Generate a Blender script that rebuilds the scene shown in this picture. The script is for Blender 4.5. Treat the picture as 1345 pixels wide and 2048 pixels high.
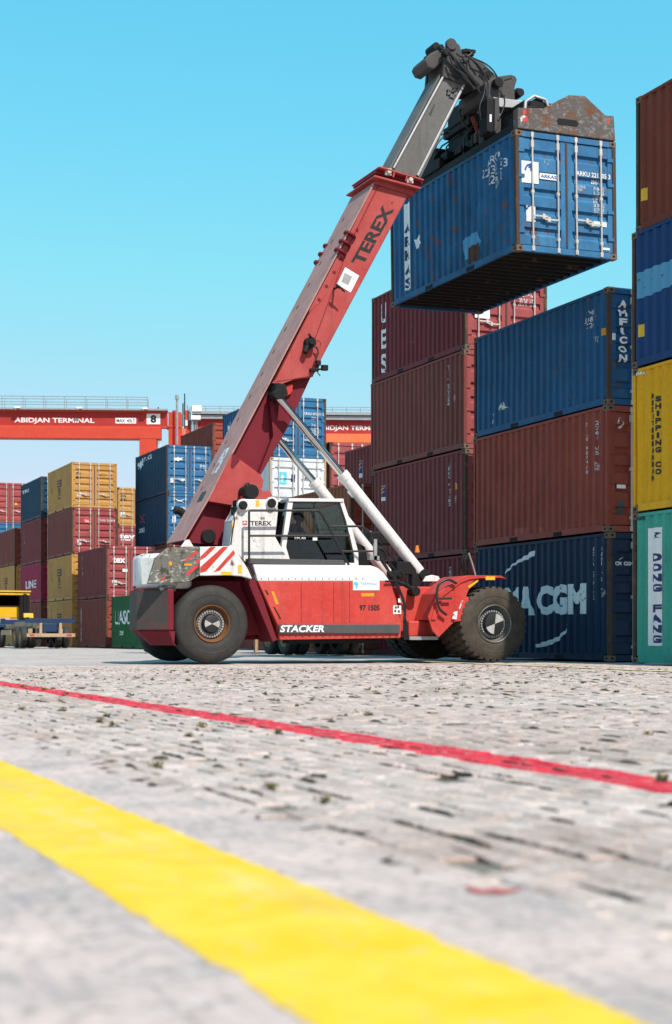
import bpy, bmesh, math, random
from mathutils import Vector, Matrix
R = random.Random(7)
S = bpy.context.scene
for o in list(bpy.data.objects): bpy.data.objects.remove(o)
rad = math.radians

# ------------------------------------------------------------------ camera
# World axes follow the yard: +x along the door ends (right and away), +y along the container sides (left and away).
F, CX, HZ, CH = 3100.0, 672.5, 1275.0, 0.50      # focal length in photo pixels, principal column, horizon row, eye height
TH = rad(22.3); cs, sn = math.cos(TH), math.sin(TH)
cd = bpy.data.cameras.new('camera'); cam = bpy.data.objects.new('camera', cd); S.collection.objects.link(cam)
cam.location = (0, 0, CH); cam.rotation_euler = (rad(90), 0, -TH)
cd.sensor_fit = 'HORIZONTAL'; cd.sensor_width = 36.0; cd.lens = 36.0*F/1345.0
cd.shift_y = (HZ-1024.0)/1345.0
cd.clip_start = 0.1; cd.clip_end = 3000.0
cd.dof.use_dof = True; cd.dof.focus_distance = 33.0; cd.dof.aperture_fstop = 4.3
S.camera = cam

# ------------------------------------------------------------------ light
SUN = Vector((.138, -1.0, 1.2)).normalized()
EL = math.asin(SUN.z)
W = bpy.data.worlds.new('World'); S.world = W; W.use_nodes = True
wn = W.node_tree; wn.nodes.clear()
sky = wn.nodes.new('ShaderNodeTexSky'); sky.sky_type = 'NISHITA'; sky.sun_disc = False
sky.sun_elevation = EL; sky.sun_rotation = math.atan2(SUN.x, SUN.y)
sky.air_density = 1.0; sky.dust_density = 1.2; sky.ozone_density = 1.0; sky.altitude = 0
sp_ = wn.nodes.new('ShaderNodeSeparateColor'); cb_ = wn.nodes.new('ShaderNodeCombineColor'); wn.links.new(sky.outputs[0], sp_.inputs[0])
for i, (pw, k) in enumerate(((1.38, .66), (.50, 3.2), (.33, 4.5))):         # sky colour response of the photograph: cyan zenith, pale horizon
    mn = wn.nodes.new('ShaderNodeMath'); mn.operation = 'MINIMUM'; mn.inputs[1].default_value = (5.2, 3.6, 4.4)[i]; wn.links.new(sp_.outputs[i], mn.inputs[0])
    po_ = wn.nodes.new('ShaderNodeMath'); po_.operation = 'POWER'; po_.inputs[1].default_value = pw; wn.links.new(mn.outputs[0], po_.inputs[0])
    mu = wn.nodes.new('ShaderNodeMath'); mu.operation = 'MULTIPLY'; mu.inputs[1].default_value = k; wn.links.new(po_.outputs[0], mu.inputs[0]); wn.links.new(mu.outputs[0], cb_.inputs[i])
bg = wn.nodes.new('ShaderNodeBackground'); bg.inputs[1].default_value = 0.115
wo = wn.nodes.new('ShaderNodeOutputWorld')
wn.links.new(cb_.outputs[0], bg.inputs[0]); wn.links.new(bg.outputs[0], wo.inputs[0])
ld = bpy.data.lights.new('sun', 'SUN'); ld.energy = 5.0; ld.angle = rad(.53); ld.color = (1.0, .935, .85)
sun = bpy.data.objects.new('sun', ld); S.collection.objects.link(sun)
sun.rotation_euler = (-SUN).to_track_quat('-Z', 'Y').to_euler(); sun.location = (10, -20, 40)
S.view_settings.view_transform = 'Standard'; S.view_settings.look = 'None'
S.view_settings.exposure = 0.16; S.view_settings.gamma = 1.0
S.render.engine = 'CYCLES'
S.cycles.max_bounces = 7; S.cycles.transparent_max_bounces = 12
try: S.cycles.use_denoising = True
except Exception: pass

# ------------------------------------------------------------------ photo pixel -> point on a known plane of the yard
def PB(px, py, y):                     # plane y = const  -> (x, z)
    q = (px-CX)/F; Z = y/(cs-q*sn)
    return (q*Z*cs+Z*sn, CH+(HZ-py)/F*Z)
def PA(px, py, x):                     # plane x = const  -> (y, z)
    q = (px-CX)/F; Z = x/(q*cs+sn)
    return (Z*(cs-q*sn), CH+(HZ-py)/F*Z)
def P3(px, py, y):
    x, z = PB(px, py, y); return Vector((x, y, z))
def corner(px, Z):
    X = (px-CX)/F*Z; return (X*cs+Z*sn, -X*sn+Z*cs)
def zat(py, Z): return CH+(HZ-py)/F*Z

# ------------------------------------------------------------------ materials
def newmat(name):
    m = bpy.data.materials.new(name); m.use_nodes = True
    nt = m.node_tree; b = nt.nodes['Principled BSDF']
    return m, nt, b
def N(nt, t, **kw):
    n = nt.nodes.new(t)
    for k, v in kw.items(): setattr(n, k, v)
    return n
def ramp(nt, src, a, b, c0=(0,0,0,1), c1=(1,1,1,1)):
    if a > b: a, b, c0, c1 = b, a, c1, c0
    r = N(nt, 'ShaderNodeValToRGB'); r.color_ramp.elements[0].position = a; r.color_ramp.elements[1].position = b
    r.color_ramp.elements[0].color = c0; r.color_ramp.elements[1].color = c1
    nt.links.new(src, r.inputs[0]); return r.outputs[0]
def mix(nt, fac, a, b, mode='MIX'):
    n = N(nt, 'ShaderNodeMix', data_type='RGBA', blend_type=mode)
    for sock, v in ((0, fac), (6, a), (7, b)):
        if isinstance(v, (int, float)): n.inputs[sock].default_value = v
        elif isinstance(v, tuple): n.inputs[sock].default_value = v if len(v) == 4 else (*v, 1)
        else: nt.links.new(v, n.inputs[sock])
    return n.outputs[2]
def math_(nt, op, a, b=None):
    n = N(nt, 'ShaderNodeMath', operation=op)
    for i, v in enumerate((a, b)):
        if v is None: continue
        if isinstance(v, (int, float)): n.inputs[i].default_value = v
        else: nt.links.new(v, n.inputs[i])
    return n.outputs[0]
def coords(nt, rnd=True):
    tc = N(nt, 'ShaderNodeTexCoord'); v = tc.outputs['Object']
    if rnd:
        oi = N(nt, 'ShaderNodeObjectInfo'); va = N(nt, 'ShaderNodeVectorMath', operation='MULTIPLY_ADD')
        nt.links.new(oi.outputs['Random'], va.inputs[0]); va.inputs[1].default_value = (37, 53, 71); nt.links.new(v, va.inputs[2]); v = va.outputs[0]
    return v
def noise(nt, v, scale, detail=4, rough=.6, stretch=None, dist=0):
    if stretch:
        mp = N(nt, 'ShaderNodeMapping'); mp.inputs['Scale'].default_value = stretch; nt.links.new(v, mp.inputs[0]); v = mp.outputs[0]
    n = N(nt, 'ShaderNodeTexNoise'); n.inputs['Scale'].default_value = scale; n.inputs['Detail'].default_value = detail
    n.inputs['Roughness'].default_value = rough; n.inputs['Distortion'].default_value = dist
    nt.links.new(v, n.inputs['Vector']); return n.outputs[0]
def paint(name, col, rough=.45, rust=.3, streak=.5, fade=.35, metal=0.0, bump=.3, rustcol=(.09,.04,.022), dirt=(.05,.042,.035), fadecol=None, scr=.0, scrcol=(.6,.6,.6), spec=.22):
    """weathered paint: blotchy fading, vertical run-down streaks, rust specks and patches, optional scratches"""
    m, nt, b = newmat(name); v = coords(nt)
    n1 = noise(nt, v, 1.3, 5, .6); n2 = noise(nt, v, 5, 3, .6, (1.6,1.6,.12)); n3 = noise(nt, v, 3.2, 9, .72); n4 = noise(nt, v, 22, 4, .7)
    fc = fadecol or tuple(min(1, c*1.45+.012*min(1, sum(col)*3)) for c in col)
    c = mix(nt, math_(nt, 'MULTIPLY', ramp(nt, n1, .35, .7), fade), (*col, 1), (*fc, 1))
    c = mix(nt, math_(nt, 'MULTIPLY', ramp(nt, n2, .5, .78), streak*.6), c, (*dirt, 1))
    c = mix(nt, math_(nt, 'MULTIPLY', ramp(nt, n4, .3, .75), .22), c, (0,0,0,1), 'MIX') if streak > 0.2 else c
    if scr > 0:
        vo = noise(nt, v, 2.6, 10, .8, (1.0,1.0,2.2), 2.0)
        c = mix(nt, math_(nt, 'MULTIPLY', ramp(nt, vo, .53, .57), scr), c, (*scrcol, 1))
    rm = ramp(nt, math_(nt, 'ADD', n3, math_(nt, 'MULTIPLY', n2, .25)), .86-.26*rust, .92-.24*rust)
    c = mix(nt, math_(nt, 'MULTIPLY', rm, min(1, .55+rust)), c, mix(nt, n4, (*rustcol, 1), tuple(x*2.1 for x in rustcol)+(1,)))
    nt.links.new(c, b.inputs['Base Color'])
    rr = N(nt, 'ShaderNodeMapRange'); rr.inputs[3].default_value = rough; rr.inputs[4].default_value = min(1, rough+.3)
    nt.links.new(n3, rr.inputs[0]); nt.links.new(rr.outputs[0], b.inputs['Roughness'])
    b.inputs['Metallic'].default_value = metal; b.inputs['Specular IOR Level'].default_value = spec
    bm_ = N(nt, 'ShaderNodeBump'); bm_.inputs['Strength'].default_value = bump; bm_.inputs['Distance'].default_value = .02
    nt.links.new(n1, bm_.inputs['Height']); nt.links.new(bm_.outputs[0], b.inputs['Normal'])
    return m
def plain(name, col, rough=.6, metal=0.0, var=.25, scale=6):
    m, nt, b = newmat(name); v = coords(nt); n = noise(nt, v, scale, 5, .65)
    c = mix(nt, ramp(nt, n, .3, .75), tuple(x*(1-var) for x in col)+(1,), tuple(min(1, x*(1+var)) for x in col)+(1,))
    nt.links.new(c, b.inputs['Base Color']); b.inputs['Roughness'].default_value = rough; b.inputs['Metallic'].default_value = metal
    return m
def chipped(name, col, under, amt=.3):
    """lettering paint that flakes off and shows what is under it (left transparent)"""
    m, nt, b = newmat(name); v = coords(nt); n = noise(nt, v, 4.5, 9, .75)
    b.inputs['Base Color'].default_value = (*col, 1); b.inputs['Roughness'].default_value = .55
    tr = N(nt, 'ShaderNodeBsdfTransparent'); ms = N(nt, 'ShaderNodeMixShader')
    nt.links.new(ramp(nt, n, .62-.2*amt, .66-.2*amt), ms.inputs[0]); nt.links.new(b.outputs[0], ms.inputs[1]); nt.links.new(tr.outputs[0], ms.inputs[2])
    nt.links.new(ms.outputs[0], nt.nodes['Material Output'].inputs[0]); return m
def glass(name, tint, gl=.12):
    m, nt, b = newmat(name); nt.nodes.remove(b)
    tr = N(nt, 'ShaderNodeBsdfTransparent'); tr.inputs[0].default_value = (*tint, 1)
    g = N(nt, 'ShaderNodeBsdfGlossy'); g.inputs['Roughness'].default_value = .03; g.inputs['Color'].default_value = (.9,.95,.95,1)
    fr = N(nt, 'ShaderNodeFresnel'); fr.inputs[0].default_value = 1.3; ms = N(nt, 'ShaderNodeMixShader'); nt.links.new(math_(nt, 'ADD', fr.outputs[0], gl), ms.inputs[0])
    nt.links.new(tr.outputs[0], ms.inputs[1]); nt.links.new(g.outputs[0], ms.inputs[2]); nt.links.new(ms.outputs[0], nt.nodes['Material Output'].inputs[0])
    return m

M = {}
def cp(key, col, **kw): M[key] = paint(key.replace('_', ' '), col, **kw)
cp('lifted_blue', (.010,.08,.19), rust=.6, streak=.8, fade=.5, fadecol=(.03,.2,.42))
cp('deep_blue', (.008,.078,.19), rust=.48, streak=.7, fade=.5)
cp('lifted_blue_lit_door', (.025,.13,.28), rust=.55, streak=.6, fade=.6, fadecol=(.07,.25,.45))  # brighter copy of the side paint: sunlight on the doors put into colour
cp('right_blue', (.006,.042,.14), rust=.25, streak=.4, fade=.3)
cp('navy', (.0035,.022,.058), rust=.35, streak=.6, fade=.4)
cp('far_blue', (.026,.13,.27), rust=.3, streak=.4)  # where used as doors of darker boxes, their sunlight is in the colour
cp('far_navy', (.006,.042,.085), rust=.2, streak=.3)
cp('maroon', (.15,.015,.02), rust=.4, streak=.6)
cp('dull_maroon', (.185,.042,.032), rust=.45, streak=.7)
cp('purple_maroon', (.17,.03,.031), rust=.4, streak=.6)
cp('rust_red', (.25,.046,.028), rust=.48, streak=.7, fade=.5)
cp('brown', (.17,.032,.014), rust=.35, streak=.5)
cp('pink_red', (.29,.062,.064), rust=.15, streak=.4)  # as doors of maroon boxes, it puts their sunlight into the colour
cp('orange_brown', (.24,.07,.03), rust=.3, streak=.5)
cp('magenta', (.28,.015,.06), rust=.15, streak=.3)
cp('tan_yellow', (.46,.245,.07), rust=.15, streak=.45)
cp('bright_yellow', (.74,.36,.004), rust=.18, streak=.35, fade=.2)
cp('teal', (.05,.33,.25), rust=.4, streak=.5)
cp('green', (.014,.11,.035), rust=.2, streak=.4)
cp('white_box', (.6,.63,.65), rust=.25, streak=.5)
cp('post_rust', (.075,.045,.032), rust=.75, streak=.7, rough=.7)
cp('casting', (.16,.11,.075), rust=.7, streak=.6, rough=.65)
cp('galvanised', (.52,.5,.46), rust=.3, streak=.5, rough=.5)
cp('underside', (.03,.024,.02), rust=.6, streak=.3, rough=.8)
cp('machine_red', (.5,.042,.034), rust=.3, streak=.55, scr=.05, scrcol=(.6,.3,.26), fade=.4, rough=.4, fadecol=(.66,.12,.09))
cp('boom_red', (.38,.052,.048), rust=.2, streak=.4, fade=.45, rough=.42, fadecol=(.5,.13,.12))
cp('boom_top', (.36,.2,.18), rust=.3, streak=.5, fade=.6, rough=.6)
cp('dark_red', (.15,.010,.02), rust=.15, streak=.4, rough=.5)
cp('machine_white', (.76,.74,.73), rust=.3, streak=.42, fade=.2, rough=.4, fadecol=(.82,.8,.79))
cp('worn_white', (.7,.69,.67), rust=.5, streak=.6, rough=.5, fade=.2, fadecol=(.78,.77,.75), scr=.12, scrcol=(.1,.09,.08))
cp('scuffed_white', (.13,.128,.11), rust=.72, streak=.7, rough=.7, rustcol=(.035,.033,.027), scr=.72, scrcol=(.55,.55,.51))
cp('scuffed_steel', (.10,.088,.08), rust=.85, streak=.5, rough=.55, metal=.1, scr=.62, scrcol=(.26,.28,.31), rustcol=(.09,.038,.018))
cp('scuffed_dark', (.06,.055,.05), rust=.5, streak=.5, rough=.6, rustcol=(.09,.03,.03), scr=.3, scrcol=(.2,.03,.04))
cp('boom_grey', (.12,.117,.113), rust=.25, streak=.6, rough=.5, fadecol=(.2,.195,.19), rustcol=(.05,.04,.035))
cp('rail_grey', (.42,.42,.42), rust=.2, streak=.4, rough=.4, metal=.5)
cp('head_grey', (.055,.052,.05), rust=.3, streak=.5, rough=.5, fadecol=(.12,.117,.113), rustcol=(.03,.022,.018))
cp('machine_black', (.009,.009,.010), rust=.15, streak=.15, rough=.5, rustcol=(.03,.025,.02), dirt=(.02,.018,.016))
cp('crane_red', (.56,.055,.03), rust=.1, streak=.3, fadecol=(.62,.1,.05))
cp('crane_dark_red', (.36,.028,.022), rust=.15, streak=.3)
cp('crane_orange', (.75,.16,.06), rust=.1, streak=.3)
cp('truck_yellow', (.7,.4,.012), rust=.25, streak=.4)
cp('dusty_tan', (.42,.3,.19), rust=.35, streak=.5, rough=.8, fadecol=(.55,.45,.33))
cp('frame_blue', (.012,.035,.095), rust=.4, streak=.5)
M['patch_blue'] = chipped('light blue patch', (.07,.26,.42), None, -.6)
M['patch_orange'] = plain('orange primer patch', (.3,.055,.03))
M['white'] = chipped('white lettering', (.72,.72,.74), None, .12)
M['white_worn'] = chipped('worn white lettering', (.6,.6,.62), None, .5)
M['white_clean'] = plain('white sticker', (.74,.74,.73), var=.08)
M['sticker_blue'] = plain('blue sticker print', (.05,.28,.5), var=.1)
M['black_letter'] = plain('black lettering', (.005,.006,.006), rough=.5)
M['navy_letter'] = plain('navy lettering', (.012,.02,.13), rough=.5)
M['yellow_label'] = plain('yellow label', (.72,.4,.015), var=.2, scale=25)
M['orange_label'] = plain('orange reflector', (.6,.26,.01), var=.15)
M['red_label'] = plain('red marking', (.5,.03,.03), var=.2)
M['rubber'] = plain('tyre rubber', (.024,.0225,.02), rough=.75, var=.35, scale=5)
M['rubber_dust'] = plain('dusty tyre rubber', (.052,.04,.028), rough=.85, var=.4, scale=6)
M['black'] = plain('black steel', (.014,.014,.015), rough=.45)
M['hole'] = plain('dark opening', (.004,.004,.004), rough=.9)
M['hose'] = plain('hydraulic hose', (.012,.012,.012), rough=.4)
M['chrome'] = plain('chromed rod', (.62,.62,.6), rough=.12, metal=1.0, var=.05)
M['hub_rust'] = paint('rusty hub', (.17,.075,.03), rust=.5, rough=.7)
M['hub_grey'] = plain('hub steel', (.2,.19,.18), rough=.5, metal=.6)
M['cab_glass'] = glass('cab glass', (.84,.97,.9), .012)
M['dark_glass'] = glass('dark glass', (.04,.09,.08), .012)
M['strip_grey'] = paint('grey bumper strip', (.075,.078,.08), rust=.25, rough=.6, rustcol=(.3,.15,.06))
M['skin'] = plain('skin', (.05,.026,.016), rough=.5)
M['shirt'] = plain('navy shirt', (.02,.03,.07), rough=.9)
M['vest'] = plain('lime vest', (.5,.85,.05), rough=.8)
M['hair'] = plain('black hair', (.008,.007,.006), rough=.8)
M['hub_white'] = paint('dirty hub white', (.4,.39,.37), rust=.5, streak=.6, rough=.6)
M['tan_hub'] = plain('tan hub', (.36,.2,.09), rough=.8)
M['red_hub'] = plain('red hub', (.36,.06,.05), rough=.7)
M['beacon'] = plain('orange beacon', (.7,.2,.02), rough=.3)
M['deep_blue_logo'] = plain('blue logo', (.01,.08,.3), rough=.5)
M['cyan_logo'] = plain('cyan logo', (.1,.5,.7), rough=.5)
M['pole_grey'] = plain('grey steel', (.3,.31,.32), rough=.5, metal=.3)

# ------------------------------------------------------------------ mesh helpers
def link(o, parent=None):
    S.collection.objects.link(o)
    if parent is not None: o.parent = parent
    return o
def empty(name, loc=(0,0,0), rz=0):
    o = bpy.data.objects.new(name, None); o.empty_display_size = .3; o.location = loc; o.rotation_euler = (0,0,rz); return link(o)
def tag(o, label=None, cat=None, group=None, kind=None):
    for k, v in (('label', label), ('category', cat), ('group', group), ('kind', kind)):
        if v: o[k] = v
    return o
class MB:
    def __init__(s): s.v = []; s.f = []; s.m = []; s.mi = 0
    def add(s, vs, fs):
        n = len(s.v); s.v += [tuple(p) for p in vs]; s.f += [tuple(i+n for i in f) for f in fs]; s.m += [s.mi]*len(fs); return s
    def box(s, x0, y0, z0, x1, y1, z1):
        if x0 > x1: x0, x1 = x1, x0
        if y0 > y1: y0, y1 = y1, y0
        if z0 > z1: z0, z1 = z1, z0
        return s.add([(x0,y0,z0),(x1,y0,z0),(x1,y1,z0),(x0,y1,z0),(x0,y0,z1),(x1,y0,z1),(x1,y1,z1),(x0,y1,z1)],
              [(0,3,2,1),(4,5,6,7),(0,1,5,4),(1,2,6,5),(2,3,7,6),(3,0,4,7)])
    def prism(s, pts, y0, y1, axis='y'):          # polygon in (x,z) extruded along y (or (x,y) along z, or (y,z) along x)
        n = len(pts)
        A = sum(pts[i][0]*pts[(i+1)%n][1]-pts[(i+1)%n][0]*pts[i][1] for i in range(n))
        if A < 0: pts = pts[::-1]
        mk = {'y': lambda p, d: (p[0], d, p[1]), 'z': lambda p, d: (p[0], p[1], d), 'x': lambda p, d: (d, p[0], p[1])}[axis]
        vs = [mk(p, y0) for p in pts]+[mk(p, y1) for p in pts]
        fs = [tuple(range(n)), tuple(range(2*n-1, n-1, -1))]
        fs += [(i, i+n, (i+1)%n+n, (i+1)%n) for i in range(n)]
        if axis != 'y': fs = [f[::-1] for f in fs]
        return s.add(vs, fs)
    def cyl(s, p0, p1, r0, r1=None, n=16, caps=True):
        p0, p1 = Vector(p0), Vector(p1); r1 = r0 if r1 is None else r1
        d = (p1-p0).normalized(); u = d.orthogonal().normalized(); w = d.cross(u)
        vs = []
        for p, r in ((p0, r0), (p1, r1)):
            for i in range(n):
                a = 2*math.pi*i/n; vs.append(p+u*(r*math.cos(a))+w*(r*math.sin(a)))
        fs = [(i, (i+1)%n, (i+1)%n+n, i+n) for i in range(n)]
        if caps: fs += [tuple(range(n-1, -1, -1)), tuple(range(n, 2*n))]
        return s.add(vs, fs)
    def tube(s, pts, r, n=8, caps=True):
        pts = [Vector(p) for p in pts]; vs = []; fs = []; u = None
        for k, p in enumerate(pts):
            d = (pts[min(k+1, len(pts)-1)]-pts[max(k-1, 0)]).normalized()
            u = d.orthogonal().normalized() if u is None else (u-d*u.dot(d)).normalized()
            w = d.cross(u)
            for i in range(n):
                a = 2*math.pi*i/n; vs.append(p+u*(r*math.cos(a))+w*(r*math.sin(a)))
        for k in range(len(pts)-1):
            for i in range(n): fs.append((k*n+i, k*n+(i+1)%n, (k+1)*n+(i+1)%n, (k+1)*n+i))
        if caps: fs += [tuple(range(n-1, -1, -1)), tuple(range((len(pts)-1)*n, len(pts)*n))]
        return s.add(vs, fs)
    def lathe(s, prof, c, axis='y', n=48):        # prof: (radius, offset along axis)
        vs = []; fs = []; k = len(prof)
        for i in range(n):
            a = 2*math.pi*i/n
            for r, d in prof:
                vs.append((c[0]+r*math.cos(a), c[1]+d, c[2]+r*math.sin(a)))
        for i in range(n):
            for j in range(k-1):
                fs.append((i*k+j, i*k+j+1, ((i+1)%n)*k+j+1, ((i+1)%n)*k+j))
        return s.add(vs, fs)
    def sphere(s, c, r, n=10, sc=(1,1,1)):
        vs = []; fs = []
        for j in range(1, n):
            t = math.pi*j/n
            for i in range(2*n):
                a = math.pi*i/n; vs.append((c[0]+r*sc[0]*math.sin(t)*math.cos(a), c[1]+r*sc[1]*math.sin(t)*math.sin(a), c[2]+r*sc[2]*math.cos(t)))
        for j in range(n-2):
            for i in range(2*n): fs.append((j*2*n+i, (j+1)*2*n+i, (j+1)*2*n+(i+1)%(2*n), j*2*n+(i+1)%(2*n)))
        a = len(vs); vs += [(c[0], c[1], c[2]+r*sc[2]), (c[0], c[1], c[2]-r*sc[2])]
        for i in range(2*n):
            fs.append((a, i, (i+1)%(2*n))); fs.append((a+1, (n-2)*2*n+(i+1)%(2*n), (n-2)*2*n+i))
        return s.add(vs, fs)
    def build(s, name, mats, parent=None, smooth=None, bevel=0, loc=None, fix=True):
        me = bpy.data.meshes.new(name); me.from_pydata(s.v, [], s.f)
        if not isinstance(mats, (list, tuple)): mats = [mats]
        for m in mats: me.materials.append(M[m] if isinstance(m, str) else m)
        if len(mats) > 1: me.polygons.foreach_set('material_index', s.m)
        if fix:
            bm = bmesh.new(); bm.from_mesh(me); bmesh.ops.recalc_face_normals(bm, faces=bm.faces); bm.to_mesh(me); bm.free()
        if smooth:
            me.polygons.foreach_set('use_smooth', [True]*len(me.polygons)); me.set_sharp_from_angle(angle=rad(smooth))
        me.update(); o = bpy.data.objects.new(name, me); link(o, parent)
        if loc: o.location = loc
        if bevel:
            b = o.modifiers.new('bevel', 'BEVEL'); b.width = bevel; b.segments = 2; b.limit_method = 'ANGLE'; b.angle_limit = rad(35); b.harden_normals = False
        return o
# text -> 2D triangles in the unit square (0..1, 0..1), built-in font only
_tc = {}
def text2d(st, bold=.012):
    key = (st, bold)
    if key in _tc: return _tc[key]
    cu = bpy.data.curves.new('t', 'FONT'); cu.body = st; cu.size = 1; cu.offset = bold; cu.resolution_u = 3; cu.space_line = .85; cu.align_x = 'CENTER' if '\n' in st else 'LEFT'
    o = bpy.data.objects.new('t', cu); S.collection.objects.link(o)
    bpy.context.view_layer.update()
    me = bpy.data.meshes.new_from_object(o.evaluated_get(bpy.context.evaluated_depsgraph_get()))
    vs = [(v.co.x, v.co.y) for v in me.vertices]; fs = [tuple(p.vertices) for p in me.polygons]
    bpy.data.objects.remove(o); bpy.data.curves.remove(cu); bpy.data.meshes.remove(me)
    x0 = min(v[0] for v in vs); x1 = max(v[0] for v in vs); y0 = min(v[1] for v in vs); y1 = max(v[1] for v in vs)
    vs = [((x-x0)/(x1-x0), (y-y0)/(y1-y0)) for x, y in vs]
    _tc[key] = (vs, fs); return _tc[key]
def vtext2d(st, bold=.02, gap=.22):                 # letters stacked downwards
    vs = []; fs = []; n = len(st); h = 1/(n-(1-1)*gap)
    for i, ch in enumerate(st):
        if ch == ' ': continue
        v, f = text2d(ch, bold); k = len(vs)
        wx = .35 if ch in 'I1' else 1
        vs += [(.5+(x-.5)*wx, 1-(i+1)*h+h*(gap/2)+y*h*(1-gap)) for x, y in v]; fs += [tuple(j+k for j in g) for g in f]
    return vs, fs
def rect2d(): return [(0,0),(1,0),(1,1),(0,1)], [(0,1,2,3)]
def poly2d(pts): return pts, [tuple(range(len(pts)))]

# ------------------------------------------------------------------ ground
rg = random.Random(3)
def ground_material():
    m, nt, b = newmat('weathered paving'); tc = N(nt, 'ShaderNodeTexCoord'); v = tc.outputs['Object']
    br = N(nt, 'ShaderNodeTexBrick'); br.inputs['Scale'].default_value = 1.0; br.offset = .5
    br.inputs['Brick Width'].default_value = .22; br.inputs['Row Height'].default_value = .115; br.inputs['Mortar Size'].default_value = .008
    br.inputs['Color1'].default_value = (.46,.42,.4,1); br.inputs['Color2'].default_value = (.34,.31,.3,1); br.inputs['Mortar'].default_value = (.14,.12,.105,1)
    mp = N(nt, 'ShaderNodeMapping'); mp.inputs['Rotation'].default_value = (0,0,rad(90)); nt.links.new(v, mp.inputs[0]); nt.links.new(mp.outputs[0], br.inputs[0])
    n1 = noise(nt, v, .5, 6, .65); n2 = noise(nt, v, 6, 6, .7)
    c = mix(nt, math_(nt, 'MULTIPLY', ramp(nt, n1, .4, .65), .6), br.outputs[0], (.52,.48,.46,1))
    c = mix(nt, math_(nt, 'MULTIPLY', ramp(nt, n2, .6, .7), .7), c, (.17,.15,.12,1))
    sx = N(nt, 'ShaderNodeSeparateXYZ'); nt.links.new(v, sx.inputs[0]); xw = math_(nt, 'ADD', sx.outputs[0], math_(nt, 'MULTIPLY', math_(nt, 'SUBTRACT', n2, .5), .12))
    c = mix(nt, math_(nt, 'MULTIPLY', math_(nt, 'MULTIPLY', math_(nt, 'GREATER_THAN', xw, 2.87), math_(nt, 'LESS_THAN', xw, 3.165)), ramp(nt, n2, .64, .54)), c, (.48,.035,.055,1))
    c = mix(nt, 1.0, c, (1.05,.985,.95,1), 'MULTIPLY'); nt.links.new(c, b.inputs['Base Color']); b.inputs['Specular IOR Level'].default_value = .06; b.inputs['Roughness'].default_value = .85; return m
def paver_material():
    m, nt, b = newmat('old pavers'); tc = N(nt, 'ShaderNodeTexCoord'); v = tc.outputs['Object']
    at = N(nt, 'ShaderNodeAttribute', attribute_name='tone'); t = at.outputs['Fac']
    n1 = noise(nt, v, 1.2, 5, .6); n2 = noise(nt, v, 14, 8, .72); n3 = noise(nt, v, 45, 4, .7); n0 = noise(nt, v, .35, 4, .6)
    n5 = noise(nt, v, 28, 6, .75, (1.6,.7,1)); n6 = noise(nt, v, 7, 7, .7)
    c = mix(nt, t, (.25,.2,.175,1), (.46,.39,.36,1))
    c = mix(nt, math_(nt, 'MULTIPLY', ramp(nt, n6, .45, .6), .5), c, (.6,.53,.51,1))
    c = mix(nt, math_(nt, 'MULTIPLY', ramp(nt, n1, .42, .62), .5), c, (.54,.475,.45,1))
    c = mix(nt, math_(nt, 'MULTIPLY', ramp(nt, n0, .45, .6), .4), c, (.42,.31,.28,1))
    c = mix(nt, math_(nt, 'MULTIPLY', ramp(nt, n2, .57, .67), .6), c, (.15,.12,.105,1))
    c = mix(nt, math_(nt, 'MULTIPLY', ramp(nt, noise(nt, v, .55, 6, .7, (1,.45,1)), .5, .7), .5), c, (.2,.155,.13,1))
    c = mix(nt, math_(nt, 'MULTIPLY', ramp(nt, n2, .44, .36), .75), c, (.66,.63,.62,1))
    c = mix(nt, math_(nt, 'MULTIPLY', ramp(nt, n5, .56, .64), .75), c, (.11,.09,.075,1))
    c = mix(nt, math_(nt, 'MULTIPLY', ramp(nt, n5, .40, .34), .5), c, (.72,.7,.69,1))
    c = mix(nt, math_(nt, 'MULTIPLY', ramp(nt, n3, .62, .7), .5), c, (.16,.14,.12,1))
    # the painted red line follows the yard axis; its edges are ragged and chips have come off
    sx = N(nt, 'ShaderNodeSeparateXYZ'); nt.links.new(v, sx.inputs[0])
    xw = math_(nt, 'ADD', sx.outputs[0], math_(nt, 'MULTIPLY', math_(nt, 'SUBTRACT', n2, .5), .12))
    line = math_(nt, 'MULTIPLY', math_(nt, 'GREATER_THAN', xw, 2.87), math_(nt, 'LESS_THAN', xw, 3.165))
    chips = ramp(nt, math_(nt, 'ADD', math_(nt, 'MULTIPLY', n2, .6), math_(nt, 'MULTIPLY', n3, .4)), .53, .63, (1,1,1,1), (0,0,0,1))
    c = mix(nt, math_(nt, 'MULTIPLY', line, chips), c, mix(nt, n3, (.40,.014,.028,1), (.58,.06,.09,1)))
    # leftovers of an older red marking
    old = math_(nt, 'MULTIPLY', ramp(nt, noise(nt, v, .9, 6, .7, (1,.3,1)), .64, .68), .5)
    c = mix(nt, old, c, (.55,.2,.22,1))
    c = mix(nt, 1.0, c, (1.05,.985,.95,1), 'MULTIPLY'); nt.links.new(c, b.inputs['Base Color']); b.inputs['Specular IOR Level'].default_value = .06; b.inputs['Roughness'].default_value = .8
    bu = N(nt, 'ShaderNodeBump'); bu.inputs['Strength'].default_value = .5; bu.inputs['Distance'].default_value = .008
    nt.links.new(n2, bu.inputs['Height']); nt.links.new(bu.outputs[0], b.inputs['Normal']); return m
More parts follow.
